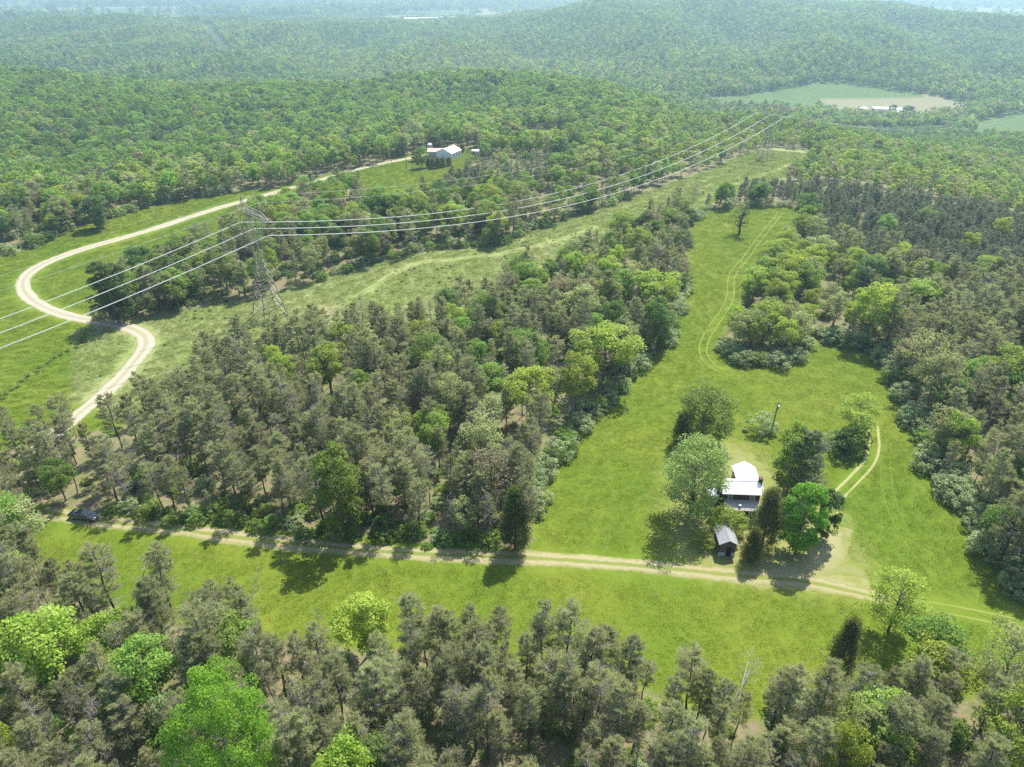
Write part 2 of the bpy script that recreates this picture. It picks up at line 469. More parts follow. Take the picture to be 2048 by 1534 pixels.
def strip_mat(name, base_kind, dirt, dirt2, centre, edge_soft, rut=True, cover=1.0):
    """worn surface: u runs across the strip from -1 to 1 (attribute), blending into the surface around it"""
    m, ns, ls = new_mat(name)
    geo = ns.new('ShaderNodeNewGeometry')
    pos = geo.outputs['Position']
    a = ns.new('ShaderNodeAttribute')
    a.attribute_name = 'u'
    au = math_n(ns, ls, 'ABSOLUTE', a.outputs['Fac'])
    wob = math_n(ns, ls, 'MULTIPLY', math_n(ns, ls, 'SUBTRACT', noise(ns, ls, pos, .9, 6, .7), .5), .9)
    big = math_n(ns, ls, 'MULTIPLY', math_n(ns, ls, 'SUBTRACT', noise(ns, ls, pos, .12, 3, .6), .5), .9)
    w = math_n(ns, ls, 'ADD', math_n(ns, ls, 'ADD', au, wob), big)
    edge = remap(ns, ls, w, 1 - edge_soft, 1.0, cover, 0)
    edge = math_n(ns, ls, 'MULTIPLY', edge, remap(ns, ls, au, .8, .98, 1, 0))
    ae = ns.new('ShaderNodeAttribute')
    ae.attribute_name = 'e'
    edge = math_n(ns, ls, 'MULTIPLY', edge, remap(ns, ls, math_n(ns, ls, 'ADD', ae.outputs['Fac'], wob), .3, .6))
    d = mixc(ns, ls, noise(ns, ls, pos, 1.4, 6, .7), dirt2, dirt)
    g = ground_colour(ns, ls, pos, base_kind)
    if rut:
        mid = remap(ns, ls, math_n(ns, ls, 'ADD', au, math_n(ns, ls, 'MULTIPLY', wob, .5)), .12, .3, centre, 0)
        d = mixc(ns, ls, mid, d, g)
    c = mixc(ns, ls, edge, g, d)
    p = ns.new('ShaderNodeBsdfPrincipled')
    p.inputs['Roughness'].default_value = .95
    p.inputs['Specular IOR Level'].default_value = .1
    ls.new(c, p.inputs['Base Color'])
    b = ns.new('ShaderNodeBump')
    b.inputs['Strength'].default_value = .5
    b.inputs['Distance'].default_value = .1
    ls.new(noise(ns, ls, pos, 3.0, 6, .75), b.inputs['Height'])
    ls.new(b.outputs[0], p.inputs['Normal'])
    o = ns.new('ShaderNodeOutputMaterial')
    ls.new(p.outputs[0], o.inputs[0])
    return m

# ------------------------------------------------------------------ mesh helpers
def np_mesh(name, V, F, mats, fmat=None, fv=None, vattr=None, smooth=False):
    """F: (n,3) or (n,4) int array; fv: per-face float stored as attribute 'v'"""
    V = np.asarray(V, np.float32)
    F = np.asarray(F, np.int32)
    k = F.shape[1]
    me = bpy.data.meshes.new(name)
    me.vertices.add(len(V))
    me.vertices.foreach_set('co', V.ravel())
    me.loops.add(F.size)
    me.loops.foreach_set('vertex_index', F.ravel())
    me.polygons.add(len(F))
    me.polygons.foreach_set('loop_start', np.arange(0, F.size, k, dtype=np.int32))
    me.polygons.foreach_set('loop_total', np.full(len(F), k, np.int32))
    if smooth:
        me.polygons.foreach_set('use_smooth', np.ones(len(F), bool))
    for mt in mats:
        me.materials.append(mt)
    if fmat is not None:
        me.polygons.foreach_set('material_index', np.asarray(fmat, np.int32))
    me.update(calc_edges=True)
    if fv is not None:
        a = me.attributes.new('v', 'FLOAT', 'FACE')
        a.data.foreach_set('value', np.asarray(fv, np.float32))
    if vattr:
        for kk, vv in vattr.items():
            a = me.attributes.new(kk, 'FLOAT', 'POINT')
            a.data.foreach_set('value', np.asarray(vv, np.float32))
    return me

def link(o, parent=None, kind=None, label=None, cat=None, group=None):
    COL.objects.link(o)
    if parent is not None:
        o.parent = parent
    if kind:
        o['kind'] = kind
    if label:
        o['label'] = label
    if cat:
        o['category'] = cat
    if group:
        o['group'] = group
    return o

def empty(name, loc, rz=0.0, label=None, cat=None, group=None, scale=1.0):
    o = bpy.data.objects.new(name, None)
    o.empty_display_size = .3
    o.location = loc
    o.rotation_euler = (0, 0, rz)
    o.scale = (scale,) * 3 if isinstance(scale, (int, float)) else scale
    return link(o, label=label, cat=cat, group=group)

class MB:
    """collects boxes, prisms and tubes; build() links them as one mesh"""
    def __init__(s):
        s.v, s.f, s.m = [], [], []
    def poly(s, pts, mi=0):
        b = len(s.v)
        s.v += [tuple(p) for p in pts]
        s.f.append(tuple(range(b, b + len(pts))))
        s.m.append(mi)
    def box(s, c, d, rz=0.0, mi=0):
        cx, cy, cz = c
        dx, dy, dz = d[0] / 2, d[1] / 2, d[2] / 2
        ca, sa = math.cos(rz), math.sin(rz)
        b = len(s.v)
        for (x, y, z) in ((-1, -1, -1), (1, -1, -1), (1, 1, -1), (-1, 1, -1), (-1, -1, 1), (1, -1, 1), (1, 1, 1), (-1, 1, 1)):
            X, Y = x * dx, y * dy
            s.v.append((cx + X * ca - Y * sa, cy + X * sa + Y * ca, cz + z * dz))
        for q in ((0, 3, 2, 1), (4, 5, 6, 7), (0, 1, 5, 4), (1, 2, 6, 5), (2, 3, 7, 6), (3, 0, 4, 7)):
            s.f.append(tuple(b + i for i in q))
            s.m.append(mi)
        return s
    def slab(s, quad, t, mi=0):
        """a quad given thickness t along its normal (downwards)"""
        q = [Vector(p) for p in quad]
        n = (q[1] - q[0]).cross(q[-1] - q[0]).normalized() * t
        b = len(s.v)
        s.v += [tuple(p) for p in q] + [tuple(p - n) for p in q]
        k = len(q)
        s.f.append(tuple(b + i for i in range(k)))
        s.f.append(tuple(b + k + i for i in reversed(range(k))))
        for i in range(k):
            j = (i + 1) % k
            s.f.append((b + i, b + k + i, b + k + j, b + j))
        s.m += [mi] * (k + 2)
        return s
    def tube(s, pts, rad, n=6, mi=0, cap=True):
        pts = [Vector(p) for p in pts]
        if isinstance(rad, (int, float)):
            rad = [rad] * len(pts)
        b = len(s.v)
        for i, p in enumerate(pts):
            d = (pts[min(i + 1, len(pts) - 1)] - pts[max(i - 1, 0)]).normalized()
            a = d.cross(Vector((0, 0, 1)))
            if a.length < .05:
                a = d.cross(Vector((1, 0, 0)))
            a.normalize()
            c = d.cross(a)
            for k in range(n):
                t = 2 * math.pi * k / n
                s.v.append(tuple(p + (a * math.cos(t) + c * math.sin(t)) * rad[i]))
        for i in range(len(pts) - 1):
            for k in range(n):
                j = (k + 1) % n
                s.f.append((b + i * n + k, b + i * n + j, b + (i + 1) * n + j, b + (i + 1) * n + k))
                s.m.append(mi)
        if cap:
            s.f.append(tuple(b + k for k in reversed(range(n))))
            s.f.append(tuple(b + (len(pts) - 1) * n + k for k in range(n)))
            s.m += [mi, mi]
        return s
    def mesh(s, name, mats):
        me = bpy.data.meshes.new(name)
        me.from_pydata(s.v, [], s.f)
        for mt in (mats if isinstance(mats, (list, tuple)) else [mats]):
            me.materials.append(mt)
        me.polygons.foreach_set('material_index', s.m)
        me.update()
        return me
    def build(s, name, mats, parent=None, loc=(0, 0, 0), rz=0.0, bevel=0.0, smooth=False, **kw):
        me = s.mesh(name, mats)
        if smooth:
            me.polygons.foreach_set('use_smooth', [True] * len(me.polygons))
        o = bpy.data.objects.new(name, me)
        o.location = loc
        o.rotation_euler = (0, 0, rz)
        link(o, parent, **kw)
        if bevel:
            b = o.modifiers.new('bevel', 'BEVEL')
            b.width = bevel
            b.segments = 2
        return o

# ------------------------------------------------------------------ the ground sheet
def axis(dense0, dense1, step, far, ratio):
    a = list(np.arange(dense0, dense1 + .01, step))
    s = step
    while a[-1] < far:
        s = min(s * ratio, 900)
        a.append(a[-1] + s)
    s = step
    while a[0] > -far:
        s = min(s * ratio, 900)
        a.insert(0, a[0] - s)
    return np.array(a)

ax = axis(-230, 300, 1.4, 16000, 1.06)
ay = axis(20, 470, 1.4, 20000, 1.06)
ay = ay[ay > -3000]
GX, GY = np.meshgrid(ax, ay)
GZ = terrain(GX, GY)
nv = GX.size
ids = np.arange(nv).reshape(GX.shape)
F = np.stack([ids[:-1, :-1], ids[:-1, 1:], ids[1:, 1:], ids[1:, :-1]], -1).reshape(-1, 4)
P = np.stack([GX, GY, GZ], -1).reshape(-1, 3)
ppx, ppy, pzc = project(P)
ok = pzc > 5
Dg = np.hypot(P[:, 0], P[:, 1])
def pm(*polys, near=True):
    r = np.zeros(nv, bool)
    for q in polys:
        r |= in_poly(ppx, ppy, q)
    return (r & ok & ((Dg < 560) if near else (Dg > 560))).astype(np.float32)
vat = {'meadow': pm(FIELD, LEFTF, LAWN, GLADE), 'rough': pm(CORR), 'yard': pm(YARD), 'bare': pm(BARESOIL),
       'crop_haze': pm(VALLEY, RFIELD, FARF2, near=False), 'tan': pm(TANF, FARF, near=False), 'far': sstep(380, 620, Dg).astype(np.float32)}
def blur(a, n):
    a = a.reshape(GX.shape).copy()
    for _ in range(n):
        a[1:-1, 1:-1] = (a[1:-1, 1:-1] * 2 + a[:-2, 1:-1] + a[2:, 1:-1] + a[1:-1, :-2] + a[1:-1, 2:]) / 6
    return a.ravel()
for k_, n_ in (('yard', 14), ('bare', 14), ('rough', 6), ('meadow', 2)):
    vat[k_] = blur(vat[k_], n_)
vat['bare'] *= .62
vat['yard'] *= .9
vat['meadow'] = np.clip(vat['meadow'] - vat['rough'], 0, 1)
plain = sstep(2500, 2900, Dg) * (lowfreq(P[:, 0], P[:, 1], 330, 1.3) > .47)  # open fields added to colour the far plain pale, as thick haze would
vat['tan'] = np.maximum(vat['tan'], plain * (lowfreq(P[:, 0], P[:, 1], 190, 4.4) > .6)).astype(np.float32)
vat['crop_haze'] = np.maximum(vat['crop_haze'], plain).astype(np.float32)
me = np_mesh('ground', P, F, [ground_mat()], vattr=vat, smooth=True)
link(bpy.data.objects.new('ground', me), kind='structure')

# ------------------------------------------------------------------ roads and tracks (worn strips laid on the ground)
def strip(name, path, half, mat, lift, taper=0, jitter=.12, nu=7, off=0.0):
    P = np.asarray(path)
    T = np.gradient(P[:, :2], axis=0)
    T /= np.linalg.norm(T, axis=1)[:, None] + 1e-9
    N = np.stack([-T[:, 1], T[:, 0]], 1)
    n = len(P)
    hw = np.full(n, half, float)
    ph = rng.random(4) * 6
    s = np.arange(n)
    hw *= 1 + jitter * (np.sin(s * .11 + ph[0]) * .5 + np.sin(s * .37 + ph[1]) * .3 + rng.normal(0, .15, n))
    us = np.linspace(-1, 1, nu)
    V = []
    for k, u in enumerate(us):
        xy = P[:, :2] + N * (hw * u + off)[:, None]
        V.append(np.column_stack([xy, terrain(xy[:, 0], xy[:, 1]) + lift * (1 - 1.5 * abs(u) ** 4)]))
    V = np.stack(V, 1).reshape(-1, 3)
    idx = np.arange(n * nu).reshape(n, nu)
    F = np.stack([idx[:-1, :-1], idx[1:, :-1], idx[1:, 1:], idx[:-1, 1:]], -1).reshape(-1, 4)
    me = np_mesh(name, V, F, [mat], vattr={'u': np.tile(us, n), 'e': np.repeat(np.clip(np.minimum(s, n - 1 - s) / 8.0, 0, 1), nu)}, smooth=True)
    return link(bpy.data.objects.new(name, me), kind='structure')

GRAVEL = (.44, .395, .315)
strip('gravel_road', ROAD, 2.6, strip_mat('gravel_road', 'meadow', GRAVEL, (.31, .27, .20), .35, .38, rut=True), .07, jitter=.1, nu=9)
strip('farm_lane', LANE[:int(len(LANE) * .90)], 2.05, strip_mat('lane_dirt', 'meadow', (.36, .31, .185), (.27, .245, .125), .75, .55, cover=.95), .06, jitter=.15, nu=9)
rut_m = strip_mat('wheel_rut', 'meadow', (.38, .35, .18), (.29, .30, .12), 0, .8, rut=False, cover=.85)
rut_f = strip_mat('faint_wheel_rut', 'meadow', (.27, .28, .09), (.21, .24, .05), 0, .9, rut=False, cover=.6)
rut_w = strip_mat('barely_seen_wheel_rut', 'meadow', (.22, .26, .06), (.19, .23, .05), 0, .9, rut=False, cover=.12)
for pth, mt, hw in ((TRK[0], rut_m, .40), (TRK[1], rut_f, .24), (TRK[2], rut_w, .16), (LANE[int(len(LANE) * .89):], rut_f, .4), (TRK[3], rut_m, .5), (TRK[4], rut_f, .5)):
    for o_ in (-.95, .95):
        strip('wheel_track', pth, hw, mt, .05, nu=5, off=o_, jitter=.25)
# the worn turning place where lane and tracks meet
worn_m = strip_mat('worn_turning_place', 'yard', (.36, .32, .20), (.27, .255, .13), 0, .95, rut=False, cover=.65)
wp = smooth_path(gpath([(1500, 1152), (1560, 1146), (1610, 1132), (1648, 1108), (1665, 1080), (1672, 1050)]), .8)
strip('worn_turning_place', wp, 3.4, worn_m, .045, nu=9, jitter=.2)
wp = smooth_path(gpath([(1560, 1160), (1620, 1166), (1680, 1168), (1740, 1180)]), .8)
strip('worn_turning_place', wp, 2.4, worn_m, .04, nu=9, jitter=.2)

# ------------------------------------------------------------------ plants: one builder for each kind, returning (trunk part, crown part) arrays
def tri_tube(pts, rads, n=4):
    pts = np.asarray(pts, float)
    V, F = [], []
    for i, p in enumerate(pts):
        d = pts[min(i + 1, len(pts) - 1)] - pts[max(i - 1, 0)]
        d /= np.linalg.norm(d) + 1e-9
        a = np.cross(d, [0, 0, 1.0])
        if np.linalg.norm(a) < .05:
            a = np.cross(d, [1.0, 0, 0])
        a /= np.linalg.norm(a)
        c = np.cross(d, a)
        for k in range(n):
            t = 2 * math.pi * k / n
            V.append(p + (a * math.cos(t) + c * math.sin(t)) * rads[i])
    for i in range(len(pts) - 1):
        for k in range(n):
            j = (k + 1) % n
            a0, a1, b0, b1 = i * n + k, i * n + j, (i + 1) * n + k, (i + 1) * n + j
            F += [(a0, a1, b1), (a0, b1, b0)]
    return np.array(V), np.array(F)

class Acc:
    def __init__(s):
        s.V, s.F, s.v, s.n = [], [], [], 0
    def add(s, V, F, v=None):
        s.V.append(np.asarray(V))
        s.F.append(np.asarray(F) + s.n)
        s.n += len(V)
        s.v.append(np.full(len(F), .5) if v is None else np.asarray(v))
    def get(s):
        if not s.V:
            return np.zeros((0, 3)), np.zeros((0, 3), int), np.zeros(0)
        return np.concatenate(s.V), np.concatenate(s.F), np.concatenate(s.v)

def unit(a):
    return a / (np.linalg.norm(a, axis=-1, keepdims=True) + 1e-9)

def blades(g, P, Dn, L, W, v):
    """thin triangles from P along Dn"""
    n = len(P)
    side = unit(np.cross(Dn, unit(g.normal(size=(n, 3)))))
    A = P + side * (W / 2)[:, None]
    B = P - side * (W / 2)[:, None]
    T = P + Dn * L[:, None]
    V = np.stack([A, B, T], 1).reshape(-1, 3)
    return V, np.arange(3 * n).reshape(-1, 3), v

def leaves(g, P, Nn, S, v, aspect=.75):
    """leaf quads (two triangles) centred on P facing roughly Nn"""
    n = len(P)
    a = unit(np.cross(Nn, unit(g.normal(size=(n, 3)))))
    b = np.cross(Nn, a)
    a = a * (S / 2)[:, None]
    b = b * (S / 2 * aspect)[:, None]
    V = np.stack([P - a, P + b, P + a, P - b], 1).reshape(-1, 3)
    q = np.arange(4 * n).reshape(-1, 4)
    F = np.concatenate([q[:, [0, 1, 2]], q[:, [0, 2, 3]]], 1).reshape(-1, 3)
    return V, F, np.repeat(v, 2)

def pine(seed, h=12.5, r=2.6, base=.38, nb=52, blade=.38, bw=.055, tufts=4, per=6, twigs=9, dead=.0, flat=.0):
    g = np.random.default_rng(seed)
    tr, cr = Acc(), Acc()
    lean = g.normal(0, .35, 2)
    zs = np.linspace(0, h, 8)
    cx = lean[0] * (zs / h) ** 1.5 + .12 * np.sin(zs * .9 + seed)
    cyv = lean[1] * (zs / h) ** 1.5 + .12 * np.cos(zs * .8 + seed)
    cx -= cx[0]
    cyv -= cyv[0]
    rad = .17 * (1 - zs / h) ** .8 + .015
    tr.add(*tri_tube(np.column_stack([cx, cyv, zs - .25 * (zs == 0)]), rad, 6))
    for i in range(nb):
        nw = max(6, nb // 5)
        f = base + (1 - base) * ((i * nw // nb + .5 + g.normal(0, .13)) / nw) ** .85
        f = min(max(f, base), .995)
        z = f * h * .99
        u = (f - base) / (1 - base)
        prof = (.55 + .45 * math.sin(math.pi * min(1, u * 1.25 + .12))) if u < .6 else (1 - ((u - .6) / .4) ** 1.6 * .78)
        L = r * prof * g.uniform(.62, 1.12)
        az = i * 2.39996 + g.normal(0, .5)
        up = -.12 + .55 * u + g.normal(0, .13)
        d = np.array([math.cos(az), math.sin(az), up])
        d /= np.linalg.norm(d)
        o = np.array([np.interp(z, zs, cx), np.interp(z, zs, cyv), z])
        mid = o + d * L * .55 + [0, 0, -.05 * L]
        tip = o + d * L + [0, 0, .10 * L]
        tr.add(*tri_tube([o, mid, tip], [.035 + .02 * (1 - u), .022, .008], 3))
        isdead = g.random() < dead or (u < .10 and g.random() < .75)
        side = unit(np.cross(d, [0, 0, 1.0]))
        for k in range(twigs):
            s = .22 + .78 * (k + g.random()) / twigs
            p = (o + (mid - o) * (s / .55)) if s < .55 else (mid + (tip - mid) * ((s - .55) / .45))
            sg = 1 if (k % 2) else -1
            td = unit(d * g.uniform(.45, .9) + side * sg * g.uniform(.4, .95) + np.array([0, 0, g.uniform(-.05, .35)]))
            tl = L * g.uniform(.2, .42) * (1.15 - .45 * s)
            tr.add(*tri_tube([p, p + td * tl], [.02, .009], 3))
            if isdead:
                for _ in range(2):
                    sd = unit(td + g.normal(0, .6, 3))
                    q = p + td * tl * g.random()
                    tr.add(*tri_tube([q, q + sd * tl * .5], [.009, .004], 3))
                continue
            q = p + td * (tl * np.linspace(.42, 1.05, tufts))[:, None]
            q = np.repeat(q, per, 0) + g.normal(0, .05, (tufts * per, 3))
            dirs = unit(td * .75 + g.normal(0, .62, (tufts * per, 3)) + [0, 0, .3])
            LL = blade * g.uniform(.65, 1.25, len(q))
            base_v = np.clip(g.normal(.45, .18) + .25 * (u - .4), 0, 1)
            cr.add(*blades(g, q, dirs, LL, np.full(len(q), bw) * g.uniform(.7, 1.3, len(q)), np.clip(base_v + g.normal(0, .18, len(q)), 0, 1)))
    return tr.get(), cr.get(), 6 * 2 * 7

def broadleaf(seed, h=13.0, r=4.6, base=.25, nc=70, leaf=.34, per=110, shape='round', csize=1.15, open_=.0, trunk=.22, up=.55, low=False, limb=1.0):
    g = np.random.default_rng(seed)
    tr, cr = Acc(), Acc()
    tb = h * base
    ch = h - tb
    zs = np.linspace(0, h * .8, 6)
    w = g.normal(0, .25, (6, 2)) * (zs / h)[:, None]
    rad = trunk * (1 - zs / (h * .85)) + .03
    tp = np.column_stack([w, zs - .25 * (zs == 0)])
    tr.add(*tri_tube(tp, rad, 6))
    lob = g.random(6) * 6.28
    nlobe = 0 if shape in ('cone', 'mound') else max(6, int(nc / 7))
    if nlobe:
        LC = []
        for k in range(nlobe):
            cz = .95 - (1.9 if shape == 'tall' else 1.6) * (k + .5) / nlobe
            az = k * 2.39996 + g.normal(0, .5)
            q = g.uniform(.5, .82)
            sr = math.sqrt(max(0, 1 - cz * cz))
            if cz < 0 and low:
                sr = max(sr, .72)
            LC.append([math.cos(az) * sr * r * q, math.sin(az) * sr * r * q, tb + ch * .5 + ch * .5 * cz * (.86 if low and cz < 0 else .72)])
        LC = np.array(LC)
        LR = r * g.uniform(.30, .50, nlobe)
    for i in range(nc):
        cz = 1 - 2 * ((i + .5) / nc)
        az = i * 2.39996 + g.normal(0, .25)
        sr = math.sqrt(max(0, 1 - cz * cz))
        rr = g.uniform(.62, 1.0) ** .7 if g.random() > .16 else g.uniform(.2, .6)
        wob = 1 + .16 * math.sin(2 * az + lob[0]) + .12 * math.sin(3 * az + lob[1] + 2 * cz) + g.normal(0, .07)
        if shape == 'round':
            rz = sr
        elif shape == 'tall':
            rz = sr * (1.0 - .15 * cz)
        elif shape == 'cone':
            rz = (1 - (cz + 1) / 2) ** .8 * 1.05
        elif shape == 'vase':
            rz = (sr * .9 + .1) * (1 + .25 * cz)
        elif shape == 'mound':
            rz = sr if cz > 0 else 1.0
        c = np.array([math.cos(az) * rz * r * rr * wob, math.sin(az) * rz * r * rr * wob, tb + ch * .5 + ch * .5 * cz * (rr * .3 + .7) * .93])
        if nlobe:
            k = int(np.argmin(((LC - c) ** 2 * [1, 1, .8]).sum(1)))
            v_ = c - LC[k]
            lr = LR[k]
            c = LC[k] + v_ / (np.linalg.norm(v_) + 1e-6) * lr * g.uniform(.45, 1.0)
        c[2] = max(c[2], leaf)
        # the limb that carries this clump
        t0 = np.clip((c[2] - .45 * np.hypot(c[0], c[1])) / h, base * .45, .78)
        o = np.array([np.interp(t0 * h, zs, tp[:, 0]), np.interp(t0 * h, zs, tp[:, 1]), t0 * h])
        if i % 2 == 0 or open_ > 0:
            m = o + (c - o) * .5 + g.normal(0, .15, 3) + [0, 0, .08 * r * .3]
            tr.add(*tri_tube([o, m, c], [(.05 * trunk / .22 + .015) * limb, .03 * limb, .012 * limb], 3))
        cs = csize * g.uniform(.7, 1.3) * (r / 4.6) ** .5
        n = int(per * g.uniform(.6, 1.3) * (1 - open_ * g.random()))
        dd = unit(g.normal(size=(n, 3)))
        dd[:, 2] = np.where(dd[:, 2] < -.35, -dd[:, 2], dd[:, 2])
        rad_ = cs * g.uniform(.45, 1.05, n) ** .6
        p = c + dd * rad_[:, None] * [1.1, 1.1, .72]
        nn = unit(dd * .6 + g.normal(0, .55, (n, 3)) + [0, 0, up])
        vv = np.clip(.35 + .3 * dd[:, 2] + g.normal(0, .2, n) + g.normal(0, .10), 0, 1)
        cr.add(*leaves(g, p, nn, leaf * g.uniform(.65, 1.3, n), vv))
        if open_ > 0:
            for _ in range(5):
                sd = unit(unit(c - o) + g.normal(0, .7, 3))
                tr.add(*tri_tube([c - sd * .2, c + sd * cs * .9], [.02, .006], 3))
    return tr.get(), cr.get()

def cedar(seed, h=9.0, r=2.4, nb=150, per=64, blade=.34, bw=.12, taper=1.0):
    g = np.random.default_rng(seed)
    tr, cr = Acc(), Acc()
    tr.add(*tri_tube([[0, 0, -.25], [0, 0, h * .5], [0, 0, h * .95]], [.18, .1, .02], 6))
    for i in range(nb):
        f = .03 + .95 * ((i + g.random()) / nb)
        prof = (1 - f) ** (.62 * taper) * (.62 + .38 * min(1, f * 5))
        L = r * prof * g.uniform(.75, 1.15) + .12
        az = i * 2.39996 + g.normal(0, .4)
        o = np.array([0, 0, f * h * .96])
        d = unit(np.array([math.cos(az), math.sin(az), .45 + .5 * f + g.normal(0, .12)]))
        tr.add(*tri_tube([o, o + d * L], [.02, .006], 3))
        s = g.uniform(.35, 1.05, per) ** .7
        p = o + d * (L * s)[:, None] + g.normal(0, .16 + .09 * r / 2.4, (per, 3))
        dirs = unit(d * .6 + g.normal(0, .5, (per, 3)) + [0, 0, .45])
        cr.add(*blades(g, p, dirs, blade * g.uniform(.6, 1.3, per), bw * g.uniform(.7, 1.3, per), np.clip(.4 + .25 * (s - .6) + g.normal(0, .2, per), 0, 1)))
    return tr.get(), cr.get()

def bare(seed, h=9.0, r=2.6, n1=16, n2=7, n3=5, thick=.14, droop=0.0, base=.3):
    """leafless tree: trunk and limbs, and the fine twigs as the crown"""
    g = np.random.default_rng(seed)
    tr, cr = Acc(), Acc()
    zs = np.linspace(0, h, 7)
    w = np.cumsum(g.normal(0, .14, (7, 2)), 0)
    w -= w[0]
    tp = np.column_stack([w, zs - .25 * (zs == 0)])
    tr.add(*tri_tube(tp, thick * (1 - zs / h) ** .8 + .02, 6))
    for i in range(n1):
        f = base + (1 - base) * (i + g.random()) / n1
        az = i * 2.4 + g.normal(0, .4)
        L = r * (1.1 - .75 * (f - base) / (1 - base)) * g.uniform(.6, 1.15)
        d = unit(np.array([math.cos(az), math.sin(az), .55 + .4 * f - droop + g.normal(0, .2)]))
        o = np.array([np.interp(f * h, zs, tp[:, 0]), np.interp(f * h, zs, tp[:, 1]), f * h * .98])
        m = o + d * L * .5 + g.normal(0, .12, 3)
        e = o + d * L + g.normal(0, .2, 3) + [0, 0, .1 * L]
        tr.add(*tri_tube([o, m, e], [thick * .42 * (1.1 - f), .03, .01], 4))
        for k in range(n2):
            s = .25 + .75 * g.random()
            p = o + (m - o) * s * 2 if s < .5 else m + (e - m) * (s * 2 - 1)
            d2 = unit(d + g.normal(0, .6, 3))
            l2 = L * g.uniform(.2, .45)
            cr.add(*tri_tube([p, p + d2 * l2], [.02, .008], 3))
            for q in range(n3):
                p3 = p + d2 * l2 * g.random()
                d3 = unit(d2 + g.normal(0, .7, 3))
                cr.add(*tri_tube([p3, p3 + d3 * l2 * g.uniform(.3, .7)], [.011, .005], 3))
    return tr.get(), cr.get()

class Proto:
    """one plant form: a trunk mesh and a crown mesh shared by single trees, and both in one mesh for the mass woods"""
    def __init__(s, name, parts, mtrunk, mcrown, h):
        (tv, tf, tvv), (cv, cf, cvv) = parts[:2]
        stem = parts[2] if len(parts) > 2 else None      # number of stem faces; the rest are limbs and twigs
        s.tm = [mtrunk] if stem is None else [mtrunk, M['twig']]
        s.tfm = np.zeros(len(tf)) if stem is None else (np.arange(len(tf)) >= stem).astype(int)
        s.h = h
        s.trunk = np_mesh('trunk', tv, tf, s.tm, fmat=s.tfm, smooth=True)
        s.crown = np_mesh('crown', cv, cf, [mcrown], fv=cvv)
        s.joined = None
        s.name = name
        s.data = (tv, tf, cv, cf, cvv, mtrunk, mcrown)
    def obj(s, coll):
        if s.joined is None:
            tv, tf, cv, cf, cvv, a, b = s.data
            me = np_mesh(s.name, np.concatenate([tv, cv]), np.concatenate([tf, cf + len(tv)]), s.tm + [b],
                         fmat=np.concatenate([s.tfm, np.full(len(cf), len(s.tm))]), fv=np.concatenate([np.full(len(tf), .5), cvv]))
            s.joined = bpy.data.objects.new(s.name, me)
        coll.objects.link(s.joined)

def plant(name, pr, loc, height, rz=None, label=None, cat='tree', group=None, wide=1.0):
    """a single plant: an Empty at its foot with its trunk and crown"""
    s = height / pr.h
    rz = random.uniform(0, 6.28) if rz is None else rz
    e = empty(name, loc, rz, label, cat, group, (s * wide, s * wide, s))
    for part, me in (('trunk', pr.trunk), ('crown', pr.crown)):
        link(bpy.data.objects.new(part, me), e)
    return e

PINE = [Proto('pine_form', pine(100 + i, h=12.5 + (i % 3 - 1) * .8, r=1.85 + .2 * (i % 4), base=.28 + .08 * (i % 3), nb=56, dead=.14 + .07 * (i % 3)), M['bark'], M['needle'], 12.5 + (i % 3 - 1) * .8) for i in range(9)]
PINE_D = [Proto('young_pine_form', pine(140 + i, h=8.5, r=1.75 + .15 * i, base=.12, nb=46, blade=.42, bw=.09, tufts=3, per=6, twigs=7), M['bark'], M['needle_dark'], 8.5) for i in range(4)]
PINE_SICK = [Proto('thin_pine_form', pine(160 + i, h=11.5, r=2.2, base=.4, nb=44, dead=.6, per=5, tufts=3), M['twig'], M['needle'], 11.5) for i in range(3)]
BARE = [Proto('bare_form', bare(180 + i, h=9.5 + i, r=2.5), M['twig'], M['twig'], 9.5 + i) for i in range(4)]
def bl(n, seed, mat, **k):
    hh = k.get('h', 13.0)
    return [Proto('broadleaf_form', broadleaf(seed + i, **k), M['bark_grey'], M[mat], hh) for i in range(n)]
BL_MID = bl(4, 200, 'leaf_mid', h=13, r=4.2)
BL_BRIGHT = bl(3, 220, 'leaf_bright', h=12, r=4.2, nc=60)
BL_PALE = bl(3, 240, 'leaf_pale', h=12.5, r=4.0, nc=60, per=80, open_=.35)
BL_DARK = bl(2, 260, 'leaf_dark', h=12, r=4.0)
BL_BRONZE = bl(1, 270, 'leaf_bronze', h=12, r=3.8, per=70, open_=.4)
SHRUB_S = [Proto('shrub_form', broadleaf(300 + i, h=3.0, r=1.9, base=.02, nc=26, leaf=.22, per=75, shape='mound', csize=.85, trunk=.06), M['bark_grey'], M['leaf_silver'], 3.0) for i in range(3)]
SHRUB_G = [Proto('shrub_form', broadleaf(320 + i, h=3.0, r=1.8, base=.02, nc=26, leaf=.24, per=70, shape='mound', csize=.85, trunk=.06), M['bark_grey'], M['leaf_mid'], 3.0) for i in range(2)]
SHRUB_D = [Proto('shrub_form', broadleaf(330, h=3.0, r=1.8, base=.02, nc=26, leaf=.24, per=75, shape='mound', csize=.85, trunk=.06), M['bark_grey'], M['leaf_dark'], 3.0)]
CEDAR = [Proto('cedar_form', cedar(350 + i, h=9, r=2.5), M['bark'], M['cedar'], 9.0) for i in range(3)]

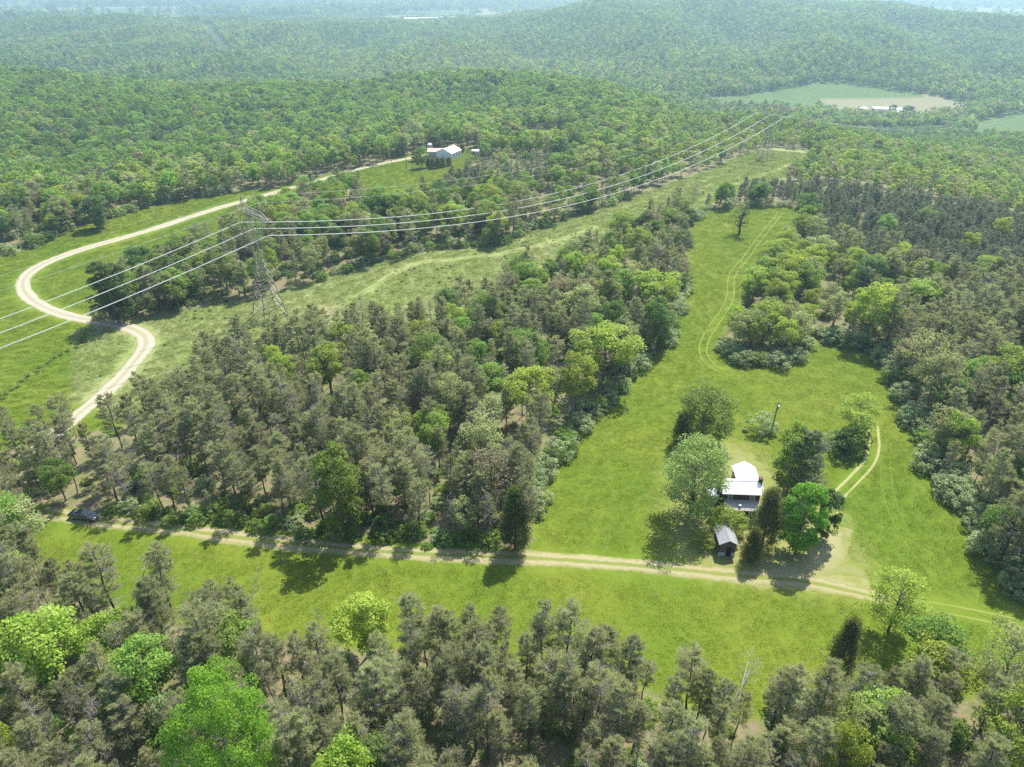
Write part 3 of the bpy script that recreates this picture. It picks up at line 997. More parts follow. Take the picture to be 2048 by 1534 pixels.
# coarser forms for woods far off (their leaves stay about a pixel across)
def lod(seed, mat, **k):
    return Proto('far_tree_form', broadleaf(seed, **k), M['bark_grey'], M[mat], k['h'])
FAR1 = []
for i, (mt, cnt) in enumerate((('leaf_mid', 3), ('leaf_bright', 2), ('leaf_pale', 2), ('leaf_dark', 2), ('leaf_bronze', 1))):
    for j in range(cnt):
        FAR1.append(lod(400 + 10 * i + j, mt, h=13, r=4.1, nc=38, per=26, leaf=.75, csize=1.25))
FAR1.append(Proto('far_pine_form', pine(460, h=11, r=2.8, base=.2, nb=26, blade=.8, bw=.26, tufts=2, per=5, twigs=4), M['bark'], M['needle_dark'], 11))
FAR1.append(Proto('far_pine_form', pine(461, h=11, r=2.6, base=.25, nb=26, blade=.8, bw=.26, tufts=2, per=5, twigs=4), M['bark'], M['needle'], 11))
FAR2 = []
for i, (mt, cnt) in enumerate((('leaf_mid', 2), ('leaf_bright', 1), ('leaf_pale', 1), ('leaf_dark', 2), ('leaf_bronze', 1))):
    for j in range(cnt):
        FAR2.append(lod(500 + 10 * i + j, mt, h=14, r=4.4, nc=24, per=12, leaf=1.4, csize=1.4, base=.15))
FAR2.append(Proto('far_pine_form', pine(560, h=11, r=3.0, base=.15, nb=16, blade=1.3, bw=.5, tufts=2, per=4, twigs=3), M['bark'], M['needle_dark'], 11))

# ------------------------------------------------------------------ scattering helpers
def proto_collection(name, protos):
    c = bpy.data.collections.new(name)
    for i, p in enumerate(protos):
        p.name = 'form_%02d' % i      # picked by number, so the names must sort in order
        if p.joined is not None:
            p.joined = None
        p.obj(c)
    return c

def gn_scatter(name, pts, rot, scl, idx, coll, label, cat):
    """one mass of plants (stuff): points carrying rotation, size and form, drawn by a geometry-nodes tree"""
    n = len(pts)
    me = bpy.data.meshes.new(name)
    me.vertices.add(n)
    me.vertices.foreach_set('co', np.asarray(pts, np.float32).ravel())
    a = me.attributes.new('rot', 'FLOAT_VECTOR', 'POINT')
    a.data.foreach_set('vector', np.asarray(rot, np.float32).ravel())
    a = me.attributes.new('scl', 'FLOAT_VECTOR', 'POINT')
    a.data.foreach_set('vector', np.asarray(scl, np.float32).ravel())
    a = me.attributes.new('idx', 'INT', 'POINT')
    a.data.foreach_set('value', np.asarray(idx, np.int32))
    o = bpy.data.objects.new(name, me)
    link(o, kind='stuff', label=label, cat=cat)
    ng = bpy.data.node_groups.new(name, 'GeometryNodeTree')
    ng.interface.new_socket('Geometry', in_out='INPUT', socket_type='NodeSocketGeometry')
    ng.interface.new_socket('Geometry', in_out='OUTPUT', socket_type='NodeSocketGeometry')
    N, L = ng.nodes, ng.links
    gi, go = N.new('NodeGroupInput'), N.new('NodeGroupOutput')
    iop = N.new('GeometryNodeInstanceOnPoints')
    ci = N.new('GeometryNodeCollectionInfo')
    ci.inputs['Collection'].default_value = coll
    ci.inputs['Separate Children'].default_value = True
    ci.inputs['Reset Children'].default_value = True
    iop.inputs['Pick Instance'].default_value = True
    L.new(gi.outputs[0], iop.inputs['Points'])
    L.new(ci.outputs[0], iop.inputs['Instance'])
    for att, typ, sock in (('rot', 'FLOAT_VECTOR', 'Rotation'), ('scl', 'FLOAT_VECTOR', 'Scale'), ('idx', 'INT', 'Instance Index')):
        na = N.new('GeometryNodeInputNamedAttribute')
        na.data_type = typ
        na.inputs['Name'].default_value = att
        L.new(na.outputs['Attribute'], iop.inputs[sock])
    L.new(iop.outputs[0], go.inputs[0])
    md = o.modifiers.new('scatter', 'NODES')
    md.node_group = ng
    return o

def jitter_grid(x0, x1, y0, y1, s, g):
    xs = np.arange(x0, x1, s)
    ys = np.arange(y0, y1, s)
    X, Y = np.meshgrid(xs, ys)
    X = X + (np.arange(len(ys)) % 2)[:, None] * s * .5
    return (X + g.uniform(-.42, .42, X.shape) * s).ravel(), (Y + g.uniform(-.42, .42, X.shape) * s).ravel()

ONE = {}      # filled below: spots kept free for things placed by hand
KEEP = []     # (x, y, radius)

# ------------------------------------------------------------------ buildings
M['metal_roof'] = plain_mat('galvanised_roof', (.80, .81, .82), .34, .35, .8, .12, spec=.6)
M['metal_roof_dull'] = plain_mat('weathered_metal_roof', (.50, .51, .53), .45, .4, 1.2, .35, spec=.5)
M['rust_roof'] = plain_mat('rusting_porch_roof', (.46, .45, .43), .5, .3, 1.6, .5, col2=(.24, .19, .15))
M['brown_wall'] = plain_mat('dark_brown_siding', (.085, .058, .045), .85, 0, 1.5, .35, bump=.3)
M['grey_wood'] = plain_mat('weathered_barn_wood', (.17, .14, .12), .9, 0, 2.5, .5, bump=.5)
M['block'] = plain_mat('whitewashed_block', (.55, .54, .5), .85, 0, 2.0, .3)
M['trim'] = plain_mat('white_trim', (.75, .75, .72), .6, 0, 2.0, .1)
M['glass'] = plain_mat('window_glass', (.03, .035, .04), .08, 0, 1.0, .2, spec=.8)
M['dark'] = plain_mat('doorway_shade', (.012, .011, .01), .9, 0, 1.0, .2)
M['brick'] = plain_mat('chimney_brick', (.16, .075, .055), .9, 0, 3.0, .4, bump=.4)
M['steel'] = plain_mat('galvanised_steel', (.33, .29, .235), .55, .25, .6, .25)
M['alum'] = plain_mat('aluminium_conductor', (.76, .76, .75), .45, .0, .3, .08, spec=.6)
M['insul'] = plain_mat('insulator_disc', (.30, .22, .17), .3, 0, 1.0, .2)
M['pole_wood'] = plain_mat('pole_wood', (.20, .165, .13), .9, 0, 2.0, .4)
M['white_wall'] = plain_mat('white_siding', (.76, .76, .74), .7, 0, .8, .08)
M['pink_roof'] = plain_mat('pale_red_roof', (.74, .63, .60), .5, .1, .5, .15)
M['red_roof'] = plain_mat('red_metal_roof', (.60, .38, .34), .5, .1, .6, .2)
M['car_paint'] = plain_mat('black_car_paint', (.008, .009, .012), .16, 0, 1.0, .1, spec=.8, coat=1.0)
M['car_glass'] = plain_mat('car_glass', (.13, .19, .20), .3, 0, 1.0, .1, spec=.5)
M['chrome'] = plain_mat('chrome', (.72, .72, .74), .15, 1.0, 1.0, .05)
M['lamp'] = plain_mat('lamp_lens', (.8, .8, .8), .12, 0, 1.0, .05, spec=.8)
M['tail'] = plain_mat('tail_lens', (.35, .02, .02), .2, 0, 1.0, .1)
M['rubber'] = plain_mat('tyre_rubber', (.02, .02, .02), .85, 0, 3.0, .2)

def gable_panels(parent, x0, x1, y_e, z_e, y_r, z_r, n, mat, t=.05, seam=.045, name='roof_panel'):
    """one roof slope made of n metal sheets side by side with raised seams; runs along x from eave to ridge"""
    w = (x1 - x0) / n
    m = MB()
    dz, dy = z_r - z_e, y_r - y_e
    quad = [(0, 0, 0), (w - .012, 0, 0), (w - .012, dy, dz), (0, dy, dz)]
    if dy < 0:
        quad = [quad[1], quad[0], quad[3], quad[2]]
    m.slab(quad, t)
    for s in (0.0, .5):
        b = [(w * s, 0, .002), (w * s + seam, 0, .002), (w * s + seam, dy, dz + .002), (w * s, dy, dz + .002)]
        up = [(p[0], p[1], p[2] + .04) for p in b]
        m.slab(up if dy > 0 else [up[1], up[0], up[3], up[2]], .045)
    me = m.mesh(name, mat)
    for i in range(n):
        o = bpy.data.objects.new(name, me)
        o.location = (x0 + i * w, y_e, z_e + .004 * (i % 2))
        link(o, parent)

def window(parent, c, w, h, normal='y', depth=.06, frame=.09, trim='trim'):
    """frame with its pane as a sub-part, on a wall facing -y (sign by c) or x"""
    m = MB()
    cx, cy_, cz = c
    if normal == 'y':
        for (dx, dz, sx, sz) in ((-w / 2, 0, frame, h + frame), (w / 2, 0, frame, h + frame), (0, h / 2, w - frame, frame), (0, -h / 2, w - frame, frame), (0, 0, w - frame, .05)):
            m.box((dx, 0, dz), (sx, depth, sz))
        g = MB().box((0, .015 if depth > 0 else -.015, 0), (w - .05, .03, h - .05))
    else:
        for (dy, dz, sy, sz) in ((-w / 2, 0, frame, h + frame), (w / 2, 0, frame, h + frame), (0, h / 2, w - frame, frame), (0, -h / 2, w - frame, frame), (0, 0, w - frame, .05)):
            m.box((0, dy, dz), (depth, sy, sz))
        g = MB().box((0, 0, 0), (.03, w - .05, h - .05))
    f = m.build('window', M[trim], parent, loc=c)
    g.build('pane', M['glass'], f)
    return f

def siding(mb, x0, x1, z0, z1, y, sgn=-1, board=.2):
    """overlapping boards on a wall facing y*sgn"""
    z = z0
    while z < z1 - .01:
        t = min(board, z1 - z)
        mb.slab([(x0, y + sgn * .03, z), (x1, y + sgn * .03, z), (x1, y + sgn * .005, z + t), (x0, y + sgn * .005, z + t)], .02)
        z += board

# --- old farmhouse
a0 = np.array(on_plane(1446, 982.5, 5.2))
a1 = np.array(on_plane(1526, 985.5, 5.2))
hz0 = math.atan2(a1[1] - a0[1], a1[0] - a0[0])
HW = float(np.linalg.norm(a1 - a0))
hc = (a0 + a1) / 2
g0 = tz(hc[0], hc[1] + 2)
house = empty('farmhouse', (hc[0], hc[1], g0), hz0, 'old two-storey farmhouse with dark brown walls and bright metal roofs among yard trees', 'house')
hw = HW / 2
RUN, EZ, RZ_ = 2.3, 5.2, 6.5
ov = .25
m = MB()
m.box((0, ov + RUN - .12, EZ / 2 - .05), (HW - .5, 2 * RUN - 2 * ov, EZ + .1))
# gable triangles
for sx in (-1, 1):
    x = sx * (hw - .25)
    m.slab([(x, ov, EZ), (x, 2 * RUN - ov, EZ), (x, RUN, RZ_ - .12)] if sx > 0 else [(x, 2 * RUN - ov, EZ), (x, ov, EZ), (x, RUN, RZ_ - .12)], .1)
siding(m, -hw + .25, hw - .25, 3.0, EZ - .02, ov - .1 + .1, -1, .22)
m.build('wall', M['brown_wall'], house)
gable_panels(house, -hw, hw, 0, EZ, RUN, RZ_, 9, M['metal_roof'])
gable_panels(house, -hw, hw, 2 * RUN, EZ, RUN, RZ_, 9, M['metal_roof'])
MB().tube([(-hw, RUN, RZ_ + .03), (hw, RUN, RZ_ + .03)], .07, 6).build('ridge_cap', M['metal_roof'], house)
for wx in (-hw + 1.5, hw - 1.6):
    window(house, (wx, ov - .06, 4.45), .75, 1.0)
for sx in (-1, 1):
    c = MB().box((sx * (hw + .0), RUN + .1, 3.45), (.55, .7, 7.3)).box((sx * hw, RUN + .1, 7.15), (.68, .82, .14))
    c.build('chimney', M['brick'], house)
# rear ell
ex = float((on_plane(1489, 925, 5.6)[0] - hc[0])) - .15
EW, EL = 2.2, 5.0
m = MB()
m.box((ex, 2 * RUN - ov + EL / 2 - .2, 2.15), (2 * EW - .5, EL, 4.4))
m.slab([(ex + EW - .25, 2 * RUN + EL - .45, 4.35), (ex - EW + .25, 2 * RUN + EL - .45, 4.35), (ex, 2 * RUN + EL - .45, 5.5)], .1)
m.build('ell_wall', M['brown_wall'], house)
ell = bpy.data.objects.new('ell_roof', None)
link(ell, house)
ell.location = (ex, 0, 0)
ell.rotation_euler = (0, 0, math.pi / 2)
# in the ell's frame x runs backwards (house +y), y runs to house -x
gable_panels(ell, RUN + .15, 2 * RUN + EL, -EW, 4.4, 0, 5.65, 7, M['metal_roof'])
gable_panels(ell, RUN + .15, 2 * RUN + EL, EW, 4.4, 0, 5.65, 7, M['metal_roof'])
# lean-to at the gable end
m = MB().box((-hw - .75, RUN + .6, 1.4), (1.5, 2.6, 2.8))
m.build('lean_to_wall', M['brown_wall'], house)
MB().slab([(-hw - 1.7, RUN - .8, 2.8), (-hw - .05, RUN - .8, 3.5), (-hw - .05, RUN + 2.1, 3.5), (-hw - 1.7, RUN + 2.1, 2.8)], .06).build('lean_to_roof', M['metal_roof'], house)
# porch
gable_panels(house, -hw + .5, hw - .5, -1.65, 2.9, ov - .03, 3.85, 8, M['rust_roof'], name='porch_roof_panel')
MB().box((0, -.75, .2), (HW - 1.2, 1.9, .4)).build('porch_floor', M['grey_wood'], house)
for i in range(5):
    MB().box((-hw + .7 + i * (HW - 1.4) / 4, -1.5, 1.6), (.13, .13, 2.5)).build('porch_post', M['trim'], house)
MB().tube([(-.35, -.9, 3.28), (-.35, -.9, 3.6)], [.16, .16], 8).tube([(-.35, -.9, 3.6), (-.35, -.9, 3.72)], [.28, .04], 8).build('vent_cap', M['trim'], house)
MB().box((.3, ov - .02, 1.35), (.95, .08, 2.05)).build('door', M['grey_wood'], house)
for wx in (-2.0, 2.2):
    window(house, (wx, ov - .06, 1.6), .8, 1.3)
window(house, (hw - .2, RUN - .2, 4.3), .8, 1.1, 'x')
KEEP.append((hc[0], hc[1] + 3, 7.5))

# --- weathered shed
s0 = np.array(on_plane(1441, 1082, 2.7))
s1 = np.array(on_plane(1478, 1084, 2.7))
SW = float(np.linalg.norm(s1 - s0)) / 2
sc_ = (s0 + s1) / 2
shed = empty('garden_shed', (sc_[0], sc_[1], tz(sc_[0], sc_[1])), math.atan2(s1[1] - s0[1], s1[0] - s0[0]) + R(2), 'narrow weathered wooden shed with grey metal gable roof, open doorway and whitewashed foot', 'shed')
SL, SE, SR = 4.2, 2.65, 3.55
m = MB()
m.box((0, SL / 2 + .2, SE / 2), (2 * SW - .3, SL - .4, SE))
m.slab([(-SW + .15, .2, SE), (SW - .15, .2, SE), (0, .2, SR - .1)], .08)
m.slab([(SW - .15, SL, SE), (-SW + .15, SL, SE), (0, SL, SR - .1)], .08)
m.build('wall', M['grey_wood'], shed)
bd = MB()
x = -SW + .16
while x < SW - .3:
    top = SE + (SR - SE) * (1 - abs(x + .1) / SW) - .12
    z0 = .75 if x < -.2 else (2.0 if x < .62 else .75)
    bd.box((x + .1, .165 + .012 * random.random(), (top + z0) / 2), (.19, .035, top - z0))
    x += .215
bd.build('boarding', M['grey_wood'], shed)['kind'] = 'stuff'
MB().box((-SW / 2 - .12, .15, .38), (SW - .3, .07, .74)).build('whitewashed_sill', M['block'], shed)
MB().box((SW - .5, .15, .38), (.62, .07, .74)).build('whitewashed_sill', M['block'], shed)
MB().box((.2, .16, 1.0), (.8, .05, 1.95)).build('doorway', M['dark'], shed)  # near-black panel on the solid wall, painting the shade inside the doorway
frame = MB().box((-.24, .14, 1.0), (.09, .09, 2.0)).box((.64, .14, 1.0), (.09, .09, 2.0)).box((.2, .14, 2.03), (.97, .09, .09))
frame.build('door_frame', M['grey_wood'], shed)
roofh = bpy.data.objects.new('roof', None)
link(roofh, shed)
roofh.rotation_euler = (0, 0, math.pi / 2)
gable_panels(roofh, -.1, SL + .25, -SW - .12, SE - .05, 0, SR, 6, M['metal_roof_dull'])
gable_panels(roofh, -.1, SL + .25, SW + .12, SE - .05, 0, SR, 6, M['metal_roof_dull'])
KEEP.append((sc_[0], sc_[1] + 2, 4))

# --- black car standing on the lane
cp = ground(170, 1036)
ci = np.argmin(np.hypot(LANE[:, 0] - cp[0], LANE[:, 1] - cp[1]))
cd = LANE[ci + 4] - LANE[ci - 4]
car = empty('parked_car', (cp[0], cp[1], tz(cp[0], cp[1]) + .06), math.atan2(cd[1], cd[0]), 'black sedan parked on the farm lane at the edge of the pine stand', 'car', scale=1.08)
def loft(secs, mats, name, parent, mi=None):
    """closed shell through cross-sections [(x, [(y,z)...])] mirrored in y"""
    V, Fq = [], []
    k = len(secs[0][1])
    for (x, pr) in secs:
        for (y, z) in pr:
            V.append((x, y, z))
        for (y, z) in reversed(pr):
            V.append((x, -y, z))
    n = 2 * k
    for i in range(len(secs) - 1):
        for j in range(n):
            q = (j + 1) % n
            Fq.append((i * n + j, i * n + q, (i + 1) * n + q, (i + 1) * n + j))
    Fq.append(tuple(range(n))[::-1])
    Fq.append(tuple((len(secs) - 1) * n + j for j in range(n)))
    me = bpy.data.meshes.new(name)
    me.from_pydata(V, [], Fq)
    for mm in mats:
        me.materials.append(mm)
    me.polygons.foreach_set('use_smooth', [True] * len(Fq))
    me.update()
    o = bpy.data.objects.new(name, me)
    link(o, parent)
    sm = o.modifiers.new('subd', 'SUBSURF')
    sm.levels = sm.render_levels = 2
    return o
def sec(x, w, zb, zs, zt):
    return (x, [(w * .82, zb), (w, zb + .14), (w, zs), (w * .93, zt - .03), (w * .5, zt)])
loft([sec(-2.5, .70, .42, .62, .80), sec(-2.42, .86, .30, .68, .93), sec(-1.9, .92, .24, .72, 1.0), sec(-1.0, .93, .22, .74, .98), sec(.2, .93, .22, .74, .96), sec(1.0, .93, .22, .74, .95),
      sec(1.7, .92, .24, .70, .86), sec(2.25, .87, .28, .62, .76), sec(2.45, .66, .36, .56, .66)], [M['car_paint']], 'body', car)
def csec(x, w, z0, z1):
    return (x, [(w * .98, z0), (w, z0 + .03), (w * .9, z0 + (z1 - z0) * .6), (w * .78, z1 - .04), (w * .45, z1)])
loft([csec(-1.75, .80, .93, 1.0), csec(-1.15, .82, .92, 1.36), csec(-.4, .83, .92, 1.46), csec(.25, .83, .92, 1.44), csec(.75, .82, .92, 1.2), csec(1.25, .80, .88, .95)], [M['car_paint']], 'cabin', car)
def glassq(name, q):
    MB().slab(q, .02).build(name, M['car_glass'], car)
glassq('windscreen', [(1.13, -.62, 1.03), (1.13, .62, 1.03), (.44, .52, 1.42), (.44, -.52, 1.42)])
glassq('rear_window', [(-1.72, .6, 1.04), (-1.72, -.6, 1.04), (-1.13, -.5, 1.40), (-1.13, .5, 1.40)])
for s in (-1, 1):
    q = [(.95, s * .81, 1.0), (-1.35, s * .81, 1.0), (-.95, s * .69, 1.36), (.28, s * .69, 1.38)]
    glassq('side_window', q if s > 0 else [q[1], q[0], q[3], q[2]])
    MB().box((2.36, s * .58, .60), (.14, .34, .12)).build('headlight', M['lamp'], car, bevel=.02)
    MB().box((-2.42, s * .62, .76), (.12, .34, .14)).build('tail_light', M['tail'], car, bevel=.02)
    MB().box((.85, s * 1.0, .98), (.14, .16, .11)).build('wing_mirror', M['car_paint'], car, bevel=.03)
MB().box((2.44, 0, .55), (.06, .8, .12)).build('grille', M['chrome'], car)
MB().box((2.46, 0, .40), (.08, 1.3, .1)).build('bumper', M['chrome'], car, bevel=.02)
for wx in (-1.5, 1.5):
    for s in (-1, 1):
        t = MB().tube([(0, -.11, 0), (0, .11, 0)], .33, 18).build('wheel', M['rubber'], car, loc=(wx, s * .82, .33))
        MB().tube([(0, s * .10, 0), (0, s * .125, 0)], .21, 14).build('rim', M['chrome'], t)
KEEP.append((cp[0], cp[1], 4.5))

# --- farm house by the upper drive
def box_house(name, loc, rz, label, L, W, E, RZ, roof, wall, npan=8, cat='house', windows=3):
    """gabled building, ridge along local x, with roof sheets, windows and a door"""
    e = empty(name, loc, rz, label, cat)
    m = MB().box((0, 0, E / 2 - .5), (L - .5, W - .5, E + 1.0))
    for sx in (-1, 1):
        x = sx * (L / 2 - .25)
        q = [(x, -W / 2 + .25, E), (x, W / 2 - .25, E), (x, 0, RZ - .1)]
        m.slab(q if sx > 0 else [q[1], q[0], q[2]], .1)
    m.build('wall', wall, e)
    gable_panels(e, -L / 2, L / 2, -W / 2, E, 0, RZ, npan, roof)
    gable_panels(e, -L / 2, L / 2, W / 2, E, 0, RZ, npan, roof)
    for i in range(windows):
        window(e, (-L / 2 + (i + .7) * L / (windows + .4), -W / 2 + .23, E * .55), 1.0, 1.1)
    if windows:
        MB().box((L / 2 - 1.0, -W / 2 + .23, 1.05), (.95, .08, 2.1)).build('door', M['trim'], e)
    return e
wp_ = ground(898, 314)
wh = box_house('ranch_house', tuple(wp_), R(64), 'white gabled house with pale roof and red wing at the end of the gravel road', 11.0, 10.0, 3.2, 5.4, M['pink_roof'], M['white_wall'], 8, windows=3)
# red-roofed wing: its own walls and roof, children of the house
wing = bpy.data.objects.new('wing', None)
link(wing, wh)
wing.rotation_euler = (0, 0, R(-64))
wing.location = (-.5, 7.2, 0)
MB().box((0, 0, 1.2), (9.0, 5.0, 3.0)).build('wall', M['block'], wing)
MB().slab([(-5, -3.0, 2.7), (5, -3.0, 2.7), (5, 0, 4.1), (-5, 0, 4.1)], .08).slab([(5, 3.0, 2.7), (-5, 3.0, 2.7), (-5, 0, 4.1), (5, 0, 4.1)], .08).build('roof', M['red_roof'], wing)
tp_ = ground(861, 304)
tank = empty('water_tank', tuple(tp_), 0, 'pale grey upright tank with a domed top behind the white house', 'tank')
MB().tube([(0, 0, -.3), (0, 0, 4.2)], 1.7, 18).build('tank_body', M['metal_roof_dull'], tank, smooth=False)
MB().tube([(0, 0, 4.2), (0, 0, 4.7), (0, 0, 4.95)], [1.75, 1.1, .15], 18).build('tank_dome', M['metal_roof'], tank)
sp_ = ground(951, 309)
box_house('tool_shed', tuple(sp_), R(10), 'small white tool shed at the lawn edge beside the white house', 4.2, 3.0, 2.0, 2.8, M['white_wall'], M['white_wall'], 3, 'shed', 0)
KEEP += [(wp_[0], wp_[1], 12), (tp_[0], tp_[1], 4), (sp_[0], sp_[1], 4)]

# --- farm buildings in the valley and farther houses
for (px, py, L, W, rz, rf, nm, lb) in [
    (1772, 222, 34, 9, -12, 'white_wall', 'poultry_house', 'long white-roofed poultry house beside the tan valley field'),
    (1800, 229, 26, 8, -12, 'white_wall', 'poultry_house', 'shorter white-roofed poultry house beside the round field tree'),
    (1722, 222, 12, 9, 20, 'metal_roof', 'farm_barn', 'bright metal-roofed barn at the valley farm by the wood edge'),
    (1733, 231, 9, 7, 60, 'white_wall', 'farm_cottage', 'small white farm cottage below the valley barn'),
    (1752, 232, 6, 5, 0, 'metal_roof_dull', 'farm_shed', 'small grey shed between valley cottage and poultry house'),
    (694, 152, 13, 9, 15, 'pink_roof', 'hill_house', 'pale house alone in the wood beyond the hill crest'),
    (420, 144, 11, 8, -10, 'white_wall', 'valley_house', 'white house at the foot of the swath cut through the wood'),
    (835, 40, 90, 18, 3, 'white_wall', 'poultry_house', 'westmost long white poultry house on the pale clearing of the far plain'),
    (868, 39, 110, 18, 3, 'white_wall', 'poultry_house', 'middle long white poultry house on the pale clearing of the far plain'),
    (893, 38, 60, 18, 3, 'white_wall', 'poultry_house', 'short white poultry house at the end of the far plain row'),
]:
    g_ = ground(px, py)
    s_ = 1.0 if L < 40 else 1.6
    box_house(nm, tuple(g_), R(rz), lb, L, W, 3.0 * s_, 4.6 * s_, M[rf], M['white_wall'], max(3, int(L / 4)), 'barn' if 'poultry' in nm or 'barn' in nm else 'house', 0 if L < 40 and L != 13 and L != 11 else 2)
    KEEP.append((g_[0], g_[1], L * .6 + (6 if L < 40 else 30)))

# ------------------------------------------------------------------ power line
def zh(y, py):
    x, f, d = ray(1024, py)
    return H + d / f * y

def beam_mesh():
    m = MB().box((0, 0, .5), (1, 1, 1))
    return m.mesh('beam', M['steel'])
BEAM = beam_mesh()

def beam(parent, name, a, b, w):
    a, b = Vector(a), Vector(b)
    d = b - a
    o = bpy.data.objects.new(name, BEAM)
    q = d.to_track_quat('Z', 'Y')
    o.matrix_local = Matrix.Translation(a) @ q.to_matrix().to_4x4() @ Matrix.Diagonal((w, w, d.length, 1))
    link(o, parent)
    return o

t1 = ground(541, 632)
t2 = ground(1528, 319)
ldir = (t2 - t1)[:2]
SPAN = np.linalg.norm(ldir)
ldir /= SPAN
TROT = math.atan2(ldir[1], ldir[0]) - math.pi / 2       # local y along the line
HC = zh(t1[1], 428) - t1[2]                              # crossarm height
PEAK = 2.6
INS = 4.0
ARM = 9.6
PH = 8.0
T2S = .88                                                # the second tower is a lower one

def make_tower(loc, label, zs=1.0):
    e = empty('transmission_tower', tuple(loc), TROT, label, 'pylon', 'lattice towers of the power line', (1, 1, zs))
    wz, ww = .56 * HC, 1.0
    bw = 3.7
    lv = [0, .13, .245, .345, .43, .50, .56]
    def half(f):
        return bw + (ww - bw) * (f / .56) ** .92
    for sx in (-1, 1):
        for sy in (-1, 1):
            for a, b in zip(lv[:-1], lv[1:]):
                beam(e, 'leg', (sx * half(a), sy * half(a), a * HC - (.5 if a == 0 else 0)), (sx * half(b), sy * half(b), b * HC), .21)
    for i, f in enumerate(lv[1:], 1):
        h_ = half(f)
        z = f * HC
        for s in (-1, 1):
            beam(e, 'horizontal_member', (-h_, s * h_, z), (h_, s * h_, z), .14)
            beam(e, 'horizontal_member', (s * h_, -h_, z), (s * h_, h_, z), .14)
    for a, b in zip(lv[:-1], lv[1:]):
        ha, hb = half(a), half(b)
        for s in (-1, 1):
            beam(e, 'brace', (-ha, s * ha, a * HC), (hb, s * hb, b * HC), .095)
            beam(e, 'brace', (ha, s * ha, a * HC), (-hb, s * hb, b * HC), .095)
            beam(e, 'brace', (s * ha, -ha, a * HC), (s * hb, hb, b * HC), .095)
            beam(e, 'brace', (s * ha, ha, a * HC), (s * hb, -hb, b * HC), .095)
    # window: two lattice arms from the waist up to the bridge
    KZ = .86 * HC
    for s in (-1, 1):
        for sy in (-1, 1):
            y0, y1, y2 = sy * ww, sy * .75, sy * .6
            beam(e, 'window_leg', (s * ww, y0, wz), (s * 4.0, y1, KZ), .15)
            beam(e, 'window_leg', (s * .3, y0, wz), (s * 2.9, y1, KZ), .14)
            beam(e, 'window_leg', (s * 4.0, y1, KZ), (s * 4.7, y2, HC), .14)
            beam(e, 'window_leg', (s * 2.9, y1, KZ), (s * 3.4, y2, HC), .14)
            n = 5
            for k in range(n):
                f0, f1 = k / n, (k + 1) / n
                A = Vector((s * ww, y0, wz)).lerp(Vector((s * 4.0, y1, KZ)), f0)
                B = Vector((s * .3, y0, wz)).lerp(Vector((s * 2.9, y1, KZ)), f1)
                beam(e, 'brace', A, B, .06)
        for k in range(4):
            z0 = wz + (KZ - wz) * k / 4
            z1 = wz + (KZ - wz) * (k + 1) / 4
            xa, xb = ww + 3.0 * k / 4, ww + 3.0 * (k + 1) / 4
            beam(e, 'brace', (s * xa, -.9, z0), (s * xb, .85, z1), .06)
    # bridge and crossarm
    for sy in (-1, 1):
        beam(e, 'crossarm', (-ARM, sy * .12, HC + .25), (ARM, sy * .12, HC + .25), .12)
        beam(e, 'crossarm', (-4.7, sy * .6, HC), (4.7, sy * .6, HC), .14)
        for s in (-1, 1):
            beam(e, 'crossarm', (s * 4.7, sy * .6, HC), (s * ARM, sy * .1, HC + .2), .16)
            beam(e, 'crossarm', (s * 4.7, sy * .6, HC + 1.3), (s * ARM, sy * .1, HC + .3), .14)
        beam(e, 'crossarm', (-4.7, sy * .6, HC + 1.3), (4.7, sy * .6, HC + 1.3), .16)
        n = 8
        for k in range(n):
            x0, x1 = -4.7 + 9.4 * k / n, -4.7 + 9.4 * (k + 1) / n
            beam(e, 'brace', (x0, sy * .6, HC + (1.3 if k % 2 else 0)), (x1, sy * .6, HC + (0 if k % 2 else 1.3)), .065)
    for s in (-1, 1):
        for sy in (-1, 1):
            beam(e, 'earth_wire_peak', (s * 3.8, sy * .5, HC + 1.3), (s * 4.7, 0, HC + 1.3 + PEAK), .12)
            beam(e, 'earth_wire_peak', (s * 5.4, sy * .4, HC + 1.0), (s * 4.7, 0, HC + 1.3 + PEAK), .12)
    for x in (-PH, 0, PH):
        for s in (-1, 1):
            xx = x + s * (1.35 if x else 2.2)
            MB().tube([(xx, 0, HC), (x, 0, HC - INS)], .09, 6).build('insulator_string', M['insul'], e)
    return e
make_tower(t1, 'steel lattice transmission tower standing where the gravel road bends past the pine stand')
make_tower(t2, 'distant steel lattice transmission tower on the bare top of the grassy corridor', T2S)
ax_ = np.array([math.cos(TROT), math.sin(TROT)])
def attach(t, x, z):
    return np.array([t[0] + ax_[0] * x, t[1] + ax_[1] * x, t[2] + z])
t0_ = np.array([*(t1[:2] - ldir * SPAN * 1.02), t1[2] - 8])
t3_ = np.array([*(t2[:2] + ldir * SPAN * 2.8), tz(*(t2[:2] + ldir * SPAN * 2.8)) + 2])
def spanpts(a, b, sag, n=28):
    t = np.linspace(0, 1, n)
    p = a[None] * (1 - t)[:, None] + b[None] * t[:, None]
    p[:, 2] -= 4 * sag * t * (1 - t)
    return p
